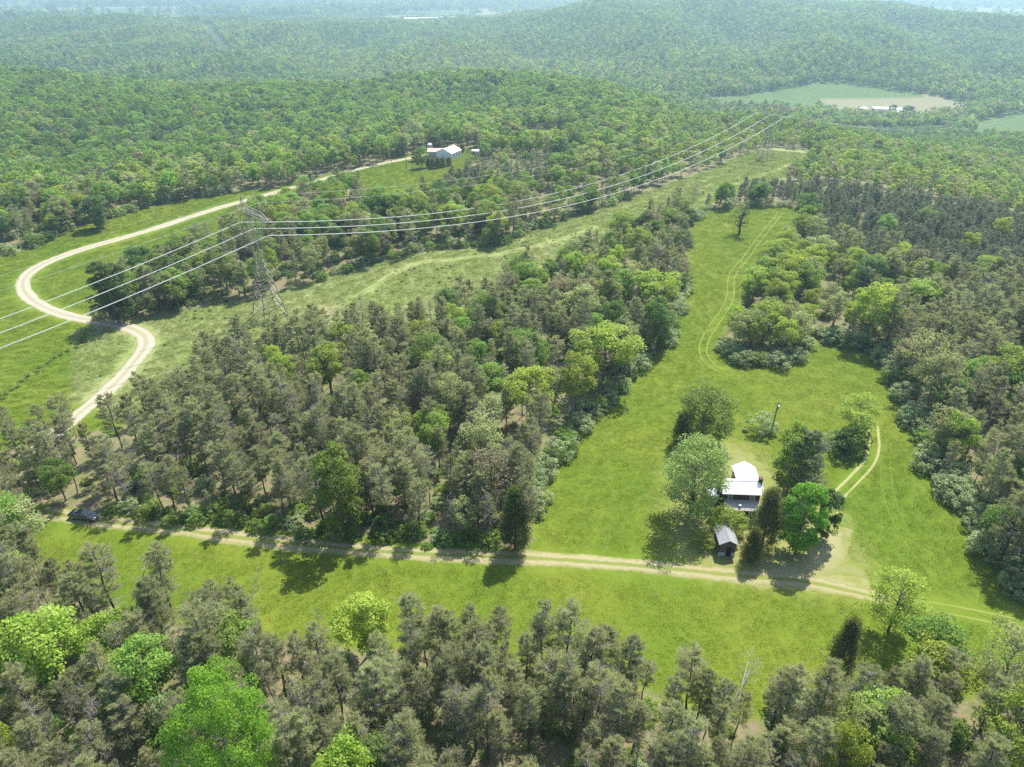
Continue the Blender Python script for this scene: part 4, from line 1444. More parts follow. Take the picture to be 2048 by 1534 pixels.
for (x, z, sag, rr, off, nm, lb, gp) in [
    (-PH, HC - INS, 7.5, .046, .11, 'power_conductor', 'bundled white conductor on the tower arm ends facing the white house', 'power conductors'),
    (0, HC - INS, 7.5, .046, .11, 'power_conductor', 'bundled white conductor hung in the middle of the tower windows', 'power conductors'),
    (PH, HC - INS, 7.5, .046, .11, 'power_conductor', 'bundled white conductor on the tower arm ends facing the pine stand', 'power conductors'),
    (-4.7, HC + 1.3 + PEAK, 5.0, .022, 0, 'earth_wire', 'thin earth wire on the tower peaks facing the white house', 'earth wires'),
    (4.7, HC + 1.3 + PEAK, 5.0, .022, 0, 'earth_wire', 'thin earth wire on the tower peaks facing the pine stand', 'earth wires')]:
    pts = [attach(t0_, x, z), attach(t1, x, z), attach(t2, x, z * T2S), attach(t3_, x, z)]
    P_ = np.concatenate([spanpts(pts[0], pts[1], sag * 1.6), spanpts(pts[1], pts[2], sag * 2.0)[1:], spanpts(pts[2], pts[3], sag * 3.5)[1:]])
    m = MB()
    for s in ((-1, 1) if off else (0,)):
        Q = P_.copy()
        Q[:, 0] += ax_[0] * off * s
        Q[:, 1] += ax_[1] * off * s
        k_ = 55
        m.tube(Q[:k_], rr, 5)
        m.tube(Q[k_ - 1:], [rr] + [rr * .35] * (len(Q) - k_), 4)
    if off:
        for k in range(6, len(P_) - 30, 9):
            c = P_[k]
            m.box(tuple(c), (off * 2.2, .08, .08), TROT)
    m.build(nm, M['alum'], label=lb, cat='cable', group=gp)

def pole(px, py, h, label, arm=True, rz=0.0):
    g_ = ground(px, py)
    e = empty('utility_pole', tuple(g_), rz, label, 'utility pole', 'wooden utility poles')
    MB().tube([(0, 0, -.3), (0, 0, h * .5), (0, 0, h)], [.17, .14, .10], 8).build('pole_shaft', M['pole_wood'], e)
    if arm:
        MB().box((0, -.02, h - .5), (1.6, .1, .12)).build('cross_arm', M['pole_wood'], e)
        MB().tube([(.22, -.12, h - 1.9), (.22, -.12, h - 1.0)], .2, 10).build('transformer', M['metal_roof_dull'], e)
        for x in (-.65, .65):
            MB().tube([(x, 0, h - .44), (x, 0, h - .2)], .05, 6).build('insulator', M['insul'], e)
    KEEP.append((g_[0], g_[1], 1.5))
    return g_, h
gp, ph_ = pole(1543, 866, zh(ground(1543, 866)[1], 803) - ground(1543, 866)[2], 'wooden utility pole with a transformer standing behind the farmhouse yard')
pole(813, 336, 8.0, 'wooden utility pole on the lawn before the white house', True)
pole(783, 324, 7.5, 'slim wooden utility pole beside the white house drive', False)
def wire(a, b, sag, label, r=.012):
    MB().tube(spanpts(np.array(a), np.array(b), sag, 18), r, 4).build('service_wire', M['steel'], label=label, cat='cable', group='service wires')
hp = Vector((hc[0], hc[1], g0)) + Matrix.Rotation(hz0, 3, 'Z') @ Vector((ex, 2 * RUN + EL - .3, 5.3))
wire((gp[0], gp[1], gp[2] + ph_ - .9), tuple(hp), .5, 'service wire from the utility pole down to the farmhouse')
gr = ground(2120, 880)
wire((gp[0], gp[1], gp[2] + ph_ - .2), (gr[0], gr[1], gr[2] + 9), .9, 'overhead wire from the utility pole across the meadow to the right-hand wood'.replace('right-hand ', 'pine '))

# weedy wire fence across the grass below the road bend
fp = smooth_path(gpath([(172, 682), (130, 706), (80, 738), (30, 776), (-30, 820)]), 1.0)
fence = empty('wire_fence', tuple(fp[0]), 0, 'weedy old wire fence crossing the grass below the gravel road bend', 'fence')
pm_ = MB().tube([(0, 0, -.2), (0, 0, 1.2)], .07, 6).mesh('fence_post', M['pole_wood'])
top = []
for k in range(0, len(fp), 4):
    o = bpy.data.objects.new('fence_post', pm_)
    o.location = tuple(fp[k] - fp[0])
    link(o, fence)
    top.append(fp[k] - fp[0])
for zz in (.5, 1.05):
    MB().tube([(p[0], p[1], p[2] + zz) for p in top], .012, 3).build('fence_wire', M['twig'], fence)

# ------------------------------------------------------------------ trees and shrubs placed one by one
def at_px(px, py):
    g_ = ground(px, py)
    return g_

def height_to(g_, py):
    return max(1.5, zh(g_[1], py) - g_[2])

def hero(name, px, py, top, pr, label, wpx=None, pr_r=None, cat='tree', group=None):
    """a tree whose foot is at (px, py), whose top reaches pixel row top, and whose crown is wpx pixels wide"""
    g_ = at_px(px, py)
    h = height_to(g_, top) 
    s = h / pr.h
    wide = 1.0
    if wpx:
        _, _, zc = project(g_ + [0, 0, h * .55])
        wide = (wpx * zc / FPX) / (2 * pr_r * s)
    KEEP.append((g_[0], g_[1], max(1.2, (wpx or 30) * .33 * 110 / FPX)))
    return plant(name, pr, tuple(g_), h, None, label, cat, group, wide)

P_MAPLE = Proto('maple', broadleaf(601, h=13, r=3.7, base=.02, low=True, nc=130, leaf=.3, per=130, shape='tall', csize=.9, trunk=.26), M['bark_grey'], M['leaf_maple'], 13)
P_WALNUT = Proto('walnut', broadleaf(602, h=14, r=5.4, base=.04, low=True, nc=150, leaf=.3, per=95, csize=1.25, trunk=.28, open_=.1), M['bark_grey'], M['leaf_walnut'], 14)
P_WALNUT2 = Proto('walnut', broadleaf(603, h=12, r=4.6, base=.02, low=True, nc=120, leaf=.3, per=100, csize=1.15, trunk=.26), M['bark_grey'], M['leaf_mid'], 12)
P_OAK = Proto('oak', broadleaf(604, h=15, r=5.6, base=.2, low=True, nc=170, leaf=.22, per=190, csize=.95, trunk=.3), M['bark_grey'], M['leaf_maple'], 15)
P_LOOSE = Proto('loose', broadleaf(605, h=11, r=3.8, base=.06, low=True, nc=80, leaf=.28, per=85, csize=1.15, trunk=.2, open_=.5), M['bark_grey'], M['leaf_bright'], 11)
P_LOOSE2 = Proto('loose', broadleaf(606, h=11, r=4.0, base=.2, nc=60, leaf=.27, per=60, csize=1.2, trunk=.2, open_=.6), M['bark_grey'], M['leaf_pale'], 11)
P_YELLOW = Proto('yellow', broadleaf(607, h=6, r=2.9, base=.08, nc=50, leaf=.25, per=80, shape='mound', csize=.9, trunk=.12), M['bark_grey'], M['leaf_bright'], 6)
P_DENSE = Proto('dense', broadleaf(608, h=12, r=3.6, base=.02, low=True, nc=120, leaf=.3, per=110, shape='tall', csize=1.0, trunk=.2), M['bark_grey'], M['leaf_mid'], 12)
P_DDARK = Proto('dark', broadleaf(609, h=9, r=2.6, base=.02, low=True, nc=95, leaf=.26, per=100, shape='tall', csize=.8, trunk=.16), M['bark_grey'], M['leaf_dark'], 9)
P_SPRUCE = Proto('spruce', pine(610, h=14, r=3.6, base=.08, nb=90, blade=.36, bw=.08, tufts=4, per=8, twigs=10, dead=.12), M['bark'], M['needle_dark'], 14)
P_DEAD = Proto('dead_meadow_tree', broadleaf(611, h=7.5, r=3.2, base=.25, nc=26, leaf=.34, per=26, csize=1.0, open_=.3, trunk=.34, limb=2.6), M['bark'], M['leaf_dark'], 7.5)
P_SNAG = Proto('snag', bare(612, h=11, r=2.6, n1=12, n2=4, n3=3, thick=.2, base=.4), M['bark_pale'], M['bark_pale'], 11)

hero('walnut_tree', 1378, 1036, 876, P_WALNUT, 'broad light green tree spreading beside the farmhouse gable', 128, 5.4)
hero('walnut_tree', 1402, 886, 776, P_WALNUT2, 'round mid green tree behind the broad light tree near the farmhouse', 118, 4.6)
hero('cedar_tree', 1360, 888, 826, CEDAR[0], 'small dark cedar tucked under the round tree behind the farmhouse', 44, 2.5)
hero('leafy_tree', 1574, 984, 846, P_DENSE, 'tall dense green tree close behind the farmhouse chimney', 78, 3.6)
hero('spruce_tree', 1596, 992, 862, P_SPRUCE, 'tall grey-green conifer with bare twigs beside the farmhouse', 82, 3.6)
hero('cedar_tree', 1523, 1092, 978, CEDAR[1], 'tall olive cedar covering the end of the farmhouse porch', 74, 2.5)
hero('maple_tree', 1590, 1104, 962, P_MAPLE, 'dense vivid green maple at the turning place by the farmhouse', 86, 3.7)
hero('leafy_tree', 1642, 1078, 972, P_DDARK, 'narrow dark leaved tree half behind the vivid green maple', 54, 2.6)
hero('fruit_tree', 1446, 1066, 1020, P_YELLOW, 'low yellow-green fruit tree between farmhouse porch and shed', 72, 2.9)
hero('cedar_tree', 1498, 1124, 1056, CEDAR[2], 'small bushy cedar against the shed doorway side', 48, 2.5)
hero('fruit_tree', 1406, 1092, 1068, P_YELLOW, 'tiny olive-yellow sapling in the shade beside the shed', 40, 2.9)
hero('round_shrub', 1520, 864, 828, SHRUB_S[0], 'round silvery shrub at the foot of the utility pole', 50, 1.9, 'shrub')
hero('round_shrub', 1540, 866, 846, SHRUB_S[1], 'small silvery shrub hugging the utility pole', 26, 1.9, 'shrub')
hero('round_shrub', 1692, 908, 862, SHRUB_D[0], 'big dark round bush in the meadow beside the wheel ruts', 62, 1.8, 'shrub')
hero('round_shrub', 1660, 892, 866, SHRUB_S[2], 'pale silvery shrub leaning on the big dark bush', 32, 1.9, 'shrub')
hero('cedar_tree', 1680, 896, 856, CEDAR[0], 'little dark cedar rising out of the big dark bush', 36, 2.5)
hero('leafy_tree', 1703, 878, 790, P_LOOSE, 'loose airy yellow-green tree standing behind the big dark bush', 84, 3.8)
hero('leafy_tree', 1776, 1262, 1138, P_LOOSE, 'loose yellow-green tree at the lane end where the ruts leave', 112, 3.8)
hero('cedar_tree', 1672, 1352, 1238, CEDAR[1], 'dark brownish cedar at the meadow corner above the pines', 74, 2.5)
hero('leafy_tree', 1838, 1362, 1245, BL_MID[1], 'rounded mid green tree below the lane-end tree', 116, 4.2)
hero('leafy_tree', 1962, 1440, 1256, P_LOOSE2, 'tall pale half-leafed tree with grey limbs at the meadow corner', 150, 4.0)
hero('leafy_tree', 2060, 1470, 1280, P_LOOSE, 'yellow-green open tree beside the pale half-leafed tree', 120, 3.8)
hero('leafy_tree', 1965, 1560, 1380, P_LOOSE, 'yellow-green tree with open crown below the pale half-leafed tree', 130, 3.8)
hero('leafy_tree', 1660, 1560, 1390, P_LOOSE2, 'thin pale yellow tree rising among the pines below the meadow corner', 64, 4.0)
hero('leafy_tree', 1650, 1600, 1446, BL_BRIGHT[0], 'small bright green tree among pines below the thin pale yellow one', 84, 4.2)
hero('oak_tree', 500, 1640, 1356, P_OAK, 'big vivid green oak standing out of the pine stand', 196, 5.6)
hero('leafy_tree', 712, 1660, 1480, BL_BRIGHT[1], 'bright yellow-green tree top beside the big vivid oak', 130, 4.2)
hero('leafy_tree', 130, 1390, 1232, BL_BRIGHT[2], 'bright green tree in the pine stand near the bleached snag', 150, 4.2)
hero('leafy_tree', 40, 1420, 1262, BL_MID[2], 'mid green tree amid pines beside the bright green tree', 110, 4.2)
hero('leafy_tree', 30, 1560, 1440, BL_BRIGHT[0], 'yellow-green young tree deep in the pine stand', 70, 4.2)
hero('blossom_tree', 360, 1490, 1392, SHRUB_S[0], 'whitish flowering small tree behind the big vivid oak', 66, 1.9)
hero('cedar_tree', 1030, 1100, 974, CEDAR[2], 'stout dark cedar on the lane where meadow meets pine stand', 78, 2.5)
hero('leafy_tree', 690, 1074, 886, P_DENSE, 'tall clear green tree at the lane edge of the pine stand', 98, 3.6)
hero('leafy_tree', 574, 800, 706, BL_BRIGHT[0], 'lone bright yellow-green tree in the middle of the pine stand', 66, 4.2)
hero('leafy_tree', 238, 646, 512, P_DDARK, 'tall round-topped tree overhanging the gravel road bend', 84, 2.6)
hero('leafy_tree', 208, 662, 612, BL_BRONZE[0], 'thin brownish tree standing on the very edge of the road bend', 34, 3.8)
hero('leafy_tree', 200, 458, 386, P_DDARK, 'dense dark egg-shaped tree on the field edge beyond the road', 56, 2.6)
hero('round_shrub', 165, 684, 668, SHRUB_D[0], 'tiny dark shrub where the old fence meets the road bend', 16, 1.8, 'shrub')
hero('gaunt_tree', 1478, 468, 412, P_DEAD, 'gaunt nearly bare dark tree alone in the upper meadow', None)
for (px, py, top_, w, pr, rr, lb) in [(1060, 850, 730, 104, BL_BRIGHT[1], 4.2, 'big yellow-green tree fronting the shrubs where pine stand meets meadow'),
                                      (1150, 830, 706, 80, BL_BRIGHT[2], 4.2, 'yellow-green tree beside the big one on the meadow edge'),
                                      (1205, 780, 648, 130, BL_BRIGHT[0], 4.2, 'broad yellow-green tree overhanging the meadow edge bend'),
                                      (1306, 700, 590, 66, P_DENSE, 3.6, 'tall egg-shaped tree at the narrow neck of the meadow'),
                                      (1300, 640, 540, 90, BL_BRIGHT[1], 4.2, 'bright tree above the narrow neck of the meadow'),
                                      (1050, 740, 662, 90, P_WALNUT2, 4.6, 'dark round green tree inside the mixed stand'),
                                      (880, 790, 698, 70, BL_BRIGHT[2], 4.2, 'bright green tree amid dark pines in mid stand'),
                                      (1820, 650, 560, 90, BL_BRIGHT[0], 4.2, 'domed bright yellow-green tree rising above the pines beyond the meadow'),
                                      (1730, 690, 566, 90, BL_BRIGHT[1], 4.2, 'tall yellow-green tree behind shrubs beyond the meadow'),
                                      (1830, 800, 655, 88, P_LOOSE2, 4.0, 'pale blossoming tree on the meadow edge shrubs'),
                                      (1990, 810, 692, 90, BL_BRIGHT[2], 4.2, 'flat-topped bright green tree among the dark pines'),
                                      (1885, 856, 752, 64, P_DENSE, 3.6, 'slim mid green tree at the meadow edge opposite the bush'),
                                      (843, 336, 291, 27, P_WALNUT2, 4.6, 'round lawn tree with its trunk showing before the white house'),
                                      (832, 322, 300, 22, P_DDARK, 2.6, 'dark lawn tree behind the round lawn tree'),
                                      (873, 302, 268, 24, P_DDARK, 2.6, 'tall dark tree behind the white house tank'),
                                      (1783, 230, 208, 18, P_DDARK, 2.6, 'dark tree standing between the valley poultry houses'),
                                      (1813, 236, 210, 30, P_DDARK, 2.6, 'large round field tree beside the valley poultry house'),
                                      ]:
    hero('leafy_tree', px, py, top_, pr, lb, w, rr)
for i, (px, py, top_) in enumerate([(858, 335, 315), (866, 337, 316), (876, 336, 315), (886, 334, 314), (898, 331, 314)]):
    hero('spruce_tree', px, py, top_, CEDAR[i % 3], 'dark young spruce in the row before the white house', 17, 2.5, group='spruces before the white house')
for i, (px, py, top_) in enumerate([(775, 318, 302), (785, 316, 299), (796, 313, 298), (806, 311, 296), (947, 318, 302), (966, 316, 298), (975, 312, 294), (925, 305, 288)]):
    hero('spruce_tree', px, py, top_, CEDAR[i % 3], 'dark young spruce bordering the white house drive and lawn', 14, 2.5, group='spruces bordering the drive')
# leaning and fallen dead wood
g_ = ground(268, 1235)
e = plant('dead_tree', P_SNAG, tuple(g_), 11, .4, 'bleached white snag leaning over the meadow from the pine stand')
e.rotation_euler = (R(-8), R(22), .3)
KEEP.append((g_[0], g_[1], 1.5))
for (px, py, ry, rz, lb) in [(1478, 1400, 62, .9, 'fallen grey tree propped with its root fan above the meadow edge'), (1462, 1412, 48, .5, 'second fallen grey tree crossing the propped one'), (500, 1240, 40, 1.2, 'grey dead tree tilting out of the pines toward the meadow'), (1650, 1480, 55, 2.2, 'dead grey tree lying across pale shrubs below the cedar')]:
    g_ = ground(px, py)
    e = plant('dead_tree', P_SNAG, tuple(g_), 7.5, 0, lb)
    e.rotation_euler = (R(-10), R(ry), rz)
KP = np.array(KEEP)
OAK_XY = ground(505, 1640)

# ------------------------------------------------------------------ the woods
g = np.random.default_rng(77)
NEAR_D = 340
X, Y = jitter_grid(-330, 330, 12, 345, 3.1, g)
D = np.hypot(X, Y)
s = (D < NEAR_D)
X, Y = X[s], Y[s]
Z = terrain(X, Y)
px, py, zc = project(np.stack([X, Y, Z], -1))
tx, ty, _ = project(np.stack([X, Y, Z + 13], -1))
s = (px > -140) & (px < 2190) & (ty < 1640) & (zc > 20)
for c in CLEARINGS[:5]:
    s &= ~in_poly(px, py, c)
X, Y, Z, px, py, zc = [q[s] for q in (X, Y, Z, px, py, zc)]
s = (dist_to(ROAD, X, Y) > 4.2) & (dist_to(LANE, X, Y) > 3.2)
s &= (((X[:, None] - KP[None, :, 0]) ** 2 + (Y[:, None] - KP[None, :, 1]) ** 2) > KP[None, :, 2] ** 2).all(1)
X, Y, Z, px, py, zc = [q[s] for q in (X, Y, Z, px, py, zc)]
N = len(X)
u, u2, u3 = g.random(N), g.random(N), g.random(N)
fore = py > 1130
mid = in_poly(px, py, MID) & ~fore
plantn = in_poly(px, py, PLANT)
darkp = in_poly(px, py, DARKP)
grove = in_poly(px, py, GROVE)
right = (px > 1600) & (py > 430) & ~fore & ~plantn & ~grove
strip_w = ~(fore | mid | plantn | darkp | grove | right)
pp = np.where(fore, .88, .14)
pp = np.where(mid, np.interp(px + (900 - py) * .35, [0, 700, 950, 1150, 1400], [.90, .84, .68, .46, .36]), pp)
pp = np.where(right, np.where(py > 700, .86, .8) * np.clip((px - np.interp(py, [430, 700, 850, 1000, 1180], [1600, 1740, 1830, 1895, 2030])) / 60, .45, 1), pp)
pp = np.where(plantn | darkp, .97, pp)
pp = np.where(grove, .0, pp)
pp = np.where(strip_w & (px < 520) & (py > 420), .3, pp)
pp = np.where(strip_w & (px > 620) & (py > 430), .14, pp)
lf = lowfreq(X, Y, 17, 1.7)
is_pine = u < np.clip(pp + (lf - .5) * .35 * (pp > .15) * (pp < .95), 0, 1)
keep = np.where(is_pine, np.where(plantn | darkp, .84, .74), np.where(grove, .29, .27))
keep = np.where(fore & is_pine, .95, keep)
keep *= np.where((lowfreq(X, Y, 9, 4.2) < .24) & ~plantn, .55, 1.0)
s = u2 < keep
X, Y, Z, px, py, zc, is_pine, u3, fore, mid, plantn, darkp, grove, right = [q[s] for q in (X, Y, Z, px, py, zc, is_pine, u3, fore, mid, plantn, darkp, grove, right)]
N = len(X)
zone = np.where(fore, 0, np.where(mid, 1, np.where(plantn, 2, np.where(darkp, 3, np.where(grove, 4, np.where(right, 5, 6))))))
ALLP = PINE + PINE_D + PINE_SICK + BARE + BL_MID + BL_BRIGHT + BL_PALE + BL_DARK + BL_BRONZE
def rngi(lst):
    i0 = ALLP.index(lst[0])
    return i0, len(lst)
kind = np.zeros(N, int)          # 0 pine, 1 young pine, 2 thin pine, 3 bare, 4 mid, 5 bright, 6 pale, 7 dark, 8 bronze
uk = g.random(N)
yp = is_pine & (plantn | darkp)
kind[yp] = 1
op = is_pine & ~yp
kind[op] = np.where(uk[op] < .79, 0, np.where(uk[op] < .92, 2, 3))
b_ = ~is_pine
lf2 = lowfreq(X, Y, 26, .9)
kb = np.where(uk < .38 + .2 * (lf2 - .5), 4, np.where(uk < .66, 5, np.where(uk < .84, 6, np.where(uk < .93, 7, 8))))
kb = np.where(fore & (kb == 6), 5, kb)
kb = np.where(grove, np.where(uk < .5, 5, np.where(uk < .9, 6, 4)), kb)
kb = np.where((zone == 6) & (py > 350) & (uk < .55), 4, kb)
kind[b_] = kb[b_]
LST = [PINE, PINE_D, PINE_SICK, BARE, BL_MID, BL_BRIGHT, BL_PALE, BL_DARK, BL_BRONZE]
form = np.array([rngi(LST[k])[0] + int(g.integers(rngi(LST[k])[1])) for k in kind])
hh = np.where(kind == 0, g.normal(11.6, 1.8, N), np.where(kind == 1, g.normal(6.4, 1.25, N), np.where(kind == 2, g.normal(10.8, 1.2, N), np.where(kind == 3, g.normal(9, 1.5, N), g.normal(10.8, 1.9, N)))))
hh = np.clip(hh, 5, 15.5)
hh = np.where(grove, np.clip(hh * .95, 7, 12), hh)
hh = np.where((zone == 5) & is_pine, hh * 1.05, hh)
hh = np.where((zone == 6) & (px > 1050), hh * .74, hh)
hh = np.where((zone == 2) & (px < 1600), hh * .8, hh)
prh = np.array([ALLP[f].h for f in form])
scl1 = hh / prh
wid = np.where(is_pine, g.uniform(.76, 1.06, N), g.uniform(.88, 1.12, N))
ang = g.random(N) * 6.28
tx, ty, _ = project(np.stack([X, Y, Z + hh], -1))
vis = (tx > 2) & (tx < 2046) & (ty < 1520) & (ty > 0)
size = hh / zc * vis
ZN = ['in the pine stand below the lane meadow', 'in the stand between power line and meadow', 'in the dense young plantation above the meadow', 'in the dark patch below the white house', 'in the leafy grove jutting into the meadow', 'in the wood beyond the shrubby meadow edge', 'in the strip of wood between road and corridor']
KN = [('pine_tree', 'olive-grey scraggly pine'), ('pine_tree', 'short dark bushy pine'), ('pine_tree', 'thin half-dead grey pine'), ('bare_tree', 'leafless grey tree'), ('leafy_tree', 'mid green leafy tree'), ('leafy_tree', 'bright yellow-green leafy tree'), ('leafy_tree', 'pale green open-crowned tree'), ('leafy_tree', 'dark green leafy tree'), ('leafy_tree', 'bronze-brown budding tree')]
single = np.zeros(N, bool)
hm = [float(hh[kind == k].mean()) if (kind == k).any() else 10.0 for k in range(9)]
d_lane, d_road = dist_to(LANE, X, Y), dist_to(ROAD, X, Y)
edge_w = smooth_path(gpath(FIELD[9:23]), 2.0)
edge_e = smooth_path(gpath(FIELD[36:48]), 2.0)
edge_s = smooth_path(gpath(FIELD[54:]), 2.0)
corr_s = smooth_path(gpath(CORR[24:38]), 2.0)
d_ew, d_ee, d_es, d_cs = [dist_to(e_, X, Y) for e_ in (edge_w, edge_e, edge_s, corr_s)]
def where_is(i):
    z_ = zone[i]
    if z_ == 0:
        if d_es[i] < 9:
            return 'edging the lane meadow from the pine stand below'
        if np.hypot(X[i] - OAK_XY[0], Y[i] - OAK_XY[1]) < 14:
            return 'around the big vivid oak'
        return ZN[0]
    if z_ == 1:
        if d_lane[i] < 9:
            return 'at the lane edge of the middle stand'
        if d_road[i] < 12:
            return 'close to the gravel road'
        if d_ew[i] < 10:
            return 'on the meadow edge of the middle stand'
        if d_cs[i] < 12:
            return 'bordering the power line corridor'
        return ZN[1]
    if z_ == 5 and d_ee[i] < 12:
        return 'just behind the silvery shrubs of the meadow edge'
    return ZN[z_]
n_leafy_hand = 62
for ks, lim in (((0, 1, 2), 296), ((3,), 110), ((4, 5, 6, 7, 8), 290 - n_leafy_hand)):
    q = np.where(np.isin(kind, ks) & vis)[0]
    q = q[np.argsort(-size[q])][:lim]
    single[q] = True
for i in np.where(single)[0]:
    nm, ds = KN[kind[i]]
    pr = ALLP[form[i]]
    size_w = 'tall ' if hh[i] > hm[kind[i]] + .9 else ('short ' if hh[i] < hm[kind[i]] - .9 else '')
    if kind[i] == 1:
        size_w = ''
    wide_w = 'broad ' if wid[i] > (1.0 if kind[i] < 4 else 1.06) else ('narrow ' if wid[i] < (.83 if kind[i] < 4 else .94) else '')
    wh_ = where_is(i)
    lab = size_w + wide_w + ds + ' ' + wh_
    plant(nm, pr, (X[i], Y[i], Z[i]), float(hh[i]), float(ang[i]), lab, 'tree', (ds + 's ' + wh_), float(wid[i]))
coll = proto_collection('near_tree_forms', ALLP)
rest = ~single
for nm, ks, lb in (('pine_wood', (0, 1, 2), 'mass of olive and dark pines filling the stands round the meadow'), ('leafy_wood', (3, 4, 5, 6, 7, 8), 'mass of green leafy trees mixed into the woods round the meadow')):
    q = np.where(rest & np.isin(kind, ks))[0]
    gn_scatter(nm, np.stack([X[q], Y[q], Z[q]], -1), np.stack([0 * q, 0 * q, ang[q]], -1), np.stack([scl1[q] * wid[q], scl1[q] * wid[q], scl1[q]], -1), form[q], coll, lb, 'wood')
print('near trees', N, 'single', single.sum(), 'pines', np.isin(kind, (0, 1, 2)).sum())

# ------------------------------------------------------------------ shrubs: along the edges one by one, undergrowth as a mass
SH = SHRUB_S + SHRUB_G + SHRUB_D
edge_sets = [
    ([(1640, 672), (1700, 690), (1758, 704), (1782, 744), (1812, 794), (1842, 852), (1874, 934), (1904, 994), (1964, 1074), (2004, 1152), (2060, 1190)], 1.6, 3.2, 'silvery', 'along the meadow edge before the pine wood', (0, .78, .12)),
    ([(1368, 560), (1350, 612), (1330, 684), (1292, 708), (1262, 742), (1220, 802), (1150, 864), (1110, 922), (1080, 972), (1066, 1012)], 2.0, 2.8, 'silvery', 'along the meadow edge below the mixed stand', (0, .75, .2)),
    ([(1440, 692), (1455, 712), (1502, 732), (1570, 724), (1612, 694)], 2.1, 3.0, 'silvery', 'at the foot of the leafy grove', (0, .7, .2)),
    ([(1386, 442), (1402, 424), (1480, 410), (1560, 412)], 3.2, 2.6, 'silvery', 'at the top of the meadow before the plantation', (0, .55, .25)),
    ([(230, 1020), (350, 1031), (480, 1045), (600, 1055), (700, 1064), (840, 1074), (990, 1088)], 1.9, 1.9, 'green', 'on the lane edge of the pine stand', (0, .12, .75)),
    ([(0, 508), (60, 495), (150, 452), (250, 427), (330, 403), (400, 393), (460, 383)], 3.4, 3.4, 'green', 'on the field edge beyond the gravel road', (0, .45, .4)),
    ([(640, 558), (730, 528), (800, 512), (860, 498), (950, 494), (1010, 486), (1050, 462), (1100, 446), (1180, 421), (1250, 396)], 3.3, 2.8, 'green', 'on the corridor edge below the power line', (0, .5, .4)),
    ([(1540, 1450), (1580, 1440), (1620, 1430)], 1.4, 2.8, 'silvery', 'at the meadow corner above the pines', (0, .85, .1)),
]
n_sh = 0
rest_sh = []
for (pts, step, h0, colr, where, (z_, ps, pg)) in edge_sets:
    pa = smooth_path(gpath(pts), step)
    for p in pa:
        for rep in range(2):
            off = g.normal(0, .9 if rep == 0 else 1.6, 2)
            if rep and g.random() < .5:
                continue
            x, y = p[0] + off[0], p[1] + off[1]
            if ((x - KP[:, 0]) ** 2 + (y - KP[:, 1]) ** 2 < (KP[:, 2] * .5) ** 2).any():
                continue
            r_ = g.random()
            fm = int(g.integers(3)) if r_ < ps else (3 + int(g.integers(2)) if r_ < ps + pg else 5)
            h = h0 * g.uniform(.55, 1.35)
            rest_sh.append((x, y, fm, h, where))
rs_xy = np.array([(r[0], r[1]) for r in rest_sh])
rs_z = terrain(rs_xy[:, 0], rs_xy[:, 1])
spx, spy, szc = project(np.column_stack([rs_xy, rs_z]))
ssz = np.array([r[3] for r in rest_sh]) / szc * ((spx > 0) & (spx < 2048) & (spy < 1534))
order = np.argsort(-ssz)
SHN = ['silvery pale green shrub', 'fresh green shrub', 'dark green shrub']
mass = []
for rank, i in enumerate(order):
    x, y, fm, h, where = rest_sh[i]
    if rank < 285 and ssz[i] > 0:
        ds = SHN[0 if fm < 3 else (1 if fm < 5 else 2)]
        ds = ('tall ' if h > 3.1 else ('low ' if h < 1.9 else '')) + ds
        plant('edge_shrub', SH[fm], (x, y, rs_z[i] - .1), h, None, ds + ' ' + where, 'shrub', ds + 's ' + where, float(g.uniform(.9, 1.3)))
    else:
        mass.append((x, y, rs_z[i] - .1, fm, h))
# undergrowth inside the near woods
X, Y = jitter_grid(-260, 280, 15, 290, 3.0, g)
Z = terrain(X, Y)
px, py, zc = project(np.stack([X, Y, Z], -1))
s = (px > -60) & (px < 2110) & (py < 1750) & (zc > 20)
for c in CLEARINGS[:4]:
    s &= ~in_poly(px, py, c)
s &= g.random(len(X)) < .7 * lowfreq(X, Y, 8, 2.2) + .12
X, Y, Z = X[s], Y[s], Z[s]
s = (dist_to(ROAD, X, Y) > 4.5) & (dist_to(LANE, X, Y) > 3.4)
X, Y, Z = X[s], Y[s], Z[s]
for x, y, z in zip(X, Y, Z):
    r_ = g.random()
    mass.append((x, y, z - .15, int(g.integers(3)) if r_ < .3 else (3 + int(g.integers(2)) if r_ < .85 else 5), g.uniform(.7, 2.4)))
# low scrub dotted over the corridor
X, Y = jitter_grid(-120, 190, 110, 400, 3.2, g)
Z = terrain(X, Y)
px, py, zc = project(np.stack([X, Y, Z], -1))
s = in_poly(px, py, CORR) & (g.random(len(X)) < .55 * (lowfreq(X, Y, 7, 5.2) > .55) + .05) & (dist_to(ROAD, X, Y) > 5)
for x, y, z in zip(X[s], Y[s], Z[s]):
    mass.append((x, y, z - .1, [0, 3, 4, 3][int(g.integers(4))], g.uniform(.25, .75)))
for p in fp[::2]:
    for k in range(2):
        mass.append((p[0] + g.normal(0, .5), p[1] + g.normal(0, .5), p[2] - .1, int(g.integers(3, 5)), g.uniform(.3, .8)))
mass = np.array(mass)
coll_s = proto_collection('shrub_forms', SH)
q = len(mass)
sc3 = mass[:, 4] / 3.0
gn_scatter('undergrowth', mass[:, :3], np.column_stack([np.zeros(q), np.zeros(q), g.random(q) * 6.28]), np.column_stack([sc3 * 1.25, sc3 * 1.25, sc3]), mass[:, 3].astype(int), coll_s, 'mixed green undergrowth and scrub under the trees and in the corridor', 'undergrowth')

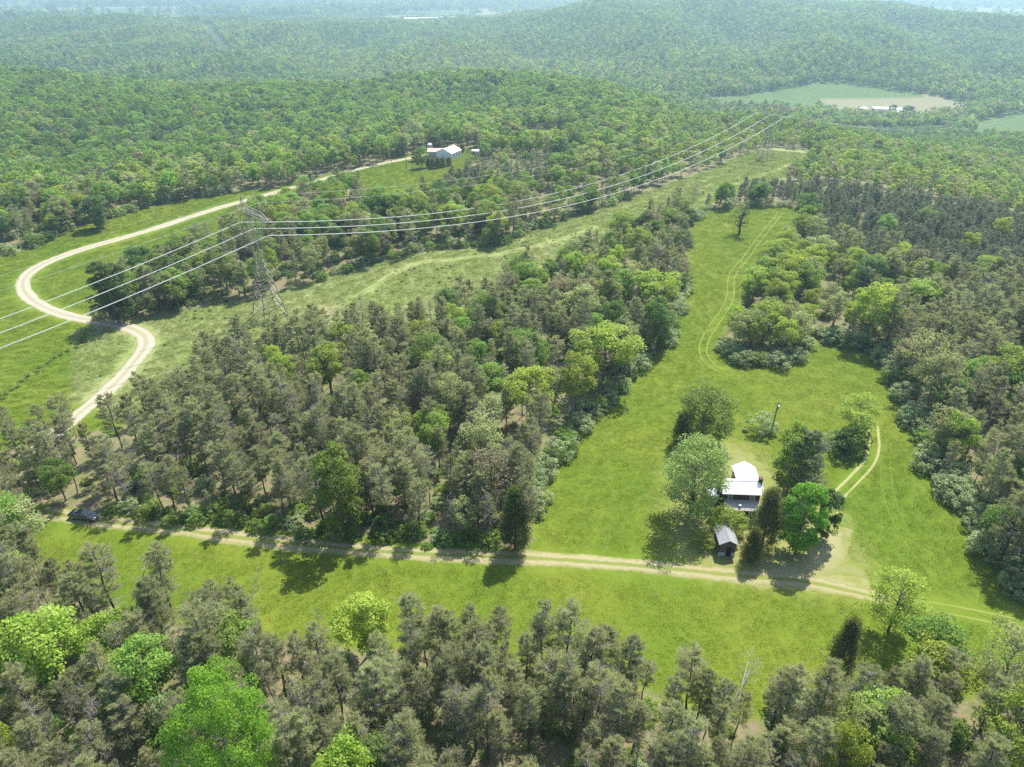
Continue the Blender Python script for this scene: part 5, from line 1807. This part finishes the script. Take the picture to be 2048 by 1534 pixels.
# ------------------------------------------------------------------ woods farther off
def far_wood(name, d0, d1, sp, protos, label, smin, smax, pine_ix, polys, wprob):
    g = np.random.default_rng(int(d0))
    w = d1 * .80
    X, Y = jitter_grid(-w, w, d0 * .6, d1, sp, g)
    s = np.abs(X) < (.80 * Y + 80)
    X, Y = X[s], Y[s]
    D = np.hypot(X, Y)
    s = (D >= d0) & (D < d1)
    X, Y = X[s], Y[s]
    Z = terrain(X, Y)
    px, py, zc = project(np.stack([X, Y, Z], -1))
    s = (px > -150) & (px < 2200) & (py > -160) & (g.random(len(X)) < .93)
    if d0 > 2500:
        s &= (lowfreq(X, Y, 330, 1.3) <= .47) | (g.random(len(X)) < .07)  # trees thinned to show the added pale fields
    for c in polys:
        s &= ~in_poly(px, py, c)
    X, Y, Z, px, py = [q[s] for q in (X, Y, Z, px, py)]
    far_keep = KP[np.hypot(KP[:, 0], KP[:, 1]) > 200]
    s = np.ones(len(X), bool)
    for (kx, ky, kr) in far_keep:
        s &= (X - kx) ** 2 + (Y - ky) ** 2 > kr * kr
    X, Y, Z, px, py = [q[s] for q in (X, Y, Z, px, py)]
    n = len(X)
    a = lowfreq(X, Y, 55, 2.2)
    b = lowfreq(X, Y, 130, .4)
    pw = np.tile(np.array(wprob, float), (n, 1))
    nb = len(wprob)
    band = sstep(.0, 1.0, (np.hypot(X, Y) - 430) / 160.0 + (b - .5) * 1.2)
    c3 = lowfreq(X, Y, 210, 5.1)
    lg = np.clip((a * .45 + c3 * .55 - .5) * 3.4, -1, 1)  # pale and dark stands strengthened in colour to make up for weak relief shading
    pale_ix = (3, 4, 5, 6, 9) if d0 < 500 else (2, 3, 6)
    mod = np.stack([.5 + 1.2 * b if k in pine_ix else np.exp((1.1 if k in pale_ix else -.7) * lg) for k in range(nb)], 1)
    dk = in_poly(px, py, DARKP) | in_poly(px, py, PLANT)
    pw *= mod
    if d0 < 500:
        # paler leaf forms nearer, more mid and dark green farther off
        pw *= np.stack([np.where(k in (0, 1, 2, 7, 8), .6 + .9 * band, 1.5 - 1.15 * band) if k < 10 else np.ones(n) for k in range(nb)], 1)
    for k in range(nb):
        if k in pine_ix:
            pw[:, k] *= np.where((b > .72), 3.0, 1.0) * np.where(dk, 60, 1)
    if d0 == 900:
        up_ = sstep(-52, -12, Z)
        for k in (0, 1, 4, 5, 7):
            pw[:, k] *= 1 + 1.6 * up_
    pw /= pw.sum(1, keepdims=True)
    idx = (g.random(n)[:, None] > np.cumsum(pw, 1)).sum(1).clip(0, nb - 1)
    sc = np.clip(g.normal(.5, .3, n), -.15, 1.25) * (smax - smin) + smin
    sc = sc * (.9 + .2 * a)
    sc = np.where(dk, sc * .72, sc)
    sc = np.where((X > 60) & (px > 1330) & (np.hypot(X, Y) < 780), sc * .66, sc)
    sc = np.where((Z < -42) & (np.hypot(X, Y) < 860) & (px > 1640), sc * .55, sc)
    coll = proto_collection(name + '_forms', protos)
    gn_scatter(name, np.column_stack([X, Y, Z - .3]), np.column_stack([np.zeros(n), np.zeros(n), g.random(n) * 6.28]), np.column_stack([sc, sc, sc * g.uniform(.88, 1.12, n)]), idx, coll, label, 'forest')
    print(name, n)
SWATH = [(404, 50), (421, 46), (470, 112), (447, 116)]
far_wood('hill_forest', NEAR_D, 900, 5.3, FAR1, 'mixed spring-green forest covering the near hills', .60, 1.02, (10, 11), [LEFTF, LAWN, GLADE, CORR, VALLEY, RFIELD, FARMY], [2.2, 2.2, 2.2, 1.6, 1.6, 1.1, 1.1, .8, .8, .35, .9, .4])
far_wood('ridge_forest', 900, 2900, 7.2, FAR2, 'forest covering the valley sides and the long ridge', .74, 1.14, (7,), [VALLEY, RFIELD, SWATH], [2.2, 2.2, 1.2, 1.1, 1, 1, .35, .8])
far_wood('plain_forest', 2900, 7500, 26, FAR2, 'hazy forest spread over the far plain', 1.7, 2.9, (7,), [FARF, FARF2], [2, 2, 1.2, 1.2, 1.4, 1.4, .6, 1])

# ------------------------------------------------------------------ meadow grass
def grass_patch(seed, n, rad, hgt, wdt):
    g = np.random.default_rng(seed)
    rr = rad * np.sqrt(g.random(n))
    a = g.random(n) * 6.28
    P = np.column_stack([rr * np.cos(a), rr * np.sin(a), np.full(n, -.03)])
    cl = (.8 + .25 * np.sin(P[:, 0] * 3 + seed) * np.sin(P[:, 1] * 2.6))
    d = unit(g.normal(0, .38, (n, 3)) + [0, 0, 1])
    return blades(g, P, d, hgt * g.uniform(.5, 1.2, n) * cl, wdt * g.uniform(.7, 1.4, n), np.clip(g.normal(.45, .25, n), 0, 1))
def patch_obj(name, seed, mat, n=600, rad=1.9, hgt=.15, wdt=.075):
    V, F, v = grass_patch(seed, n, rad, hgt, wdt)
    return bpy.data.objects.new(name, np_mesh(name, V, F, [mat], fv=v))
cg = bpy.data.collections.new('grass_forms')
for i in range(4):
    cg.objects.link(patch_obj('grass_patch_form_' + 'abcd'[i], 700 + i, M['grass_blade']))
for i in range(3):
    cg.objects.link(patch_obj('rough_patch_form_' + 'abc'[i], 720 + i, M['grass_rough'], 420, 1.8, .3, .06))
X, Y = jitter_grid(-260, 260, 40, 420, 1.75, g)
Z = terrain(X, Y)
px, py, zc = project(np.stack([X, Y, Z], -1))
co = in_poly(px, py, CORR)
s = (in_poly(px, py, FIELD) | in_poly(px, py, LEFTF) | in_poly(px, py, LAWN) | co) & (px > -40) & (px < 2090) & (py < 1560)
jx, jy = g.normal(0, 16, len(px)), g.normal(0, 10, len(px))
s &= ~in_poly(px + jx, py + jy, YARD) & ~in_poly(px + jx, py + jy, BARESOIL)
X, Y, Z, co = X[s], Y[s], Z[s], co[s]
s = (dist_to(ROAD, X, Y) > 4.3) & (dist_to(LANE, X, Y) > 3.1)
for t, dd in zip(TRK, (1.6, .7, .0, 1.4, 1.0)):
    s &= dist_to(t, X, Y) > dd
s &= g.random(len(X)) < .97
X, Y, Z, co = X[s], Y[s], Z[s], co[s]
n = len(X)
sc = g.uniform(.75, 1.15, n)
gn_scatter('meadow_grass', np.column_stack([X, Y, Z]), np.column_stack([np.zeros(n), np.zeros(n), g.random(n) * 6.28]), np.column_stack([sc, sc, sc * g.uniform(.7, 1.2, n)]), np.where(co, 4 + g.integers(0, 3, n), g.integers(0, 4, n)), cg, 'tall green meadow grass growing on the fields and the corridor', 'grass')
print('grass', n)

# ------------------------------------------------------------------ hazy air over the whole country
m, ns, ls = new_mat('haze_air')
pv = ns.new('ShaderNodeVolumePrincipled')
pv.inputs['Color'].default_value = (.58, .86, 1.0, 1)
pv.inputs['Density'].default_value = .00023
pv.inputs['Anisotropy'].default_value = .45
o = ns.new('ShaderNodeOutputMaterial')
ls.new(pv.outputs[0], o.inputs['Volume'])
hb = MB().box((0, 8750, 3), (36000, 25500, 178))
hb.build('haze', m, kind='stuff', label='pale blue summer haze hanging over the valley and far plain', cat='haze')
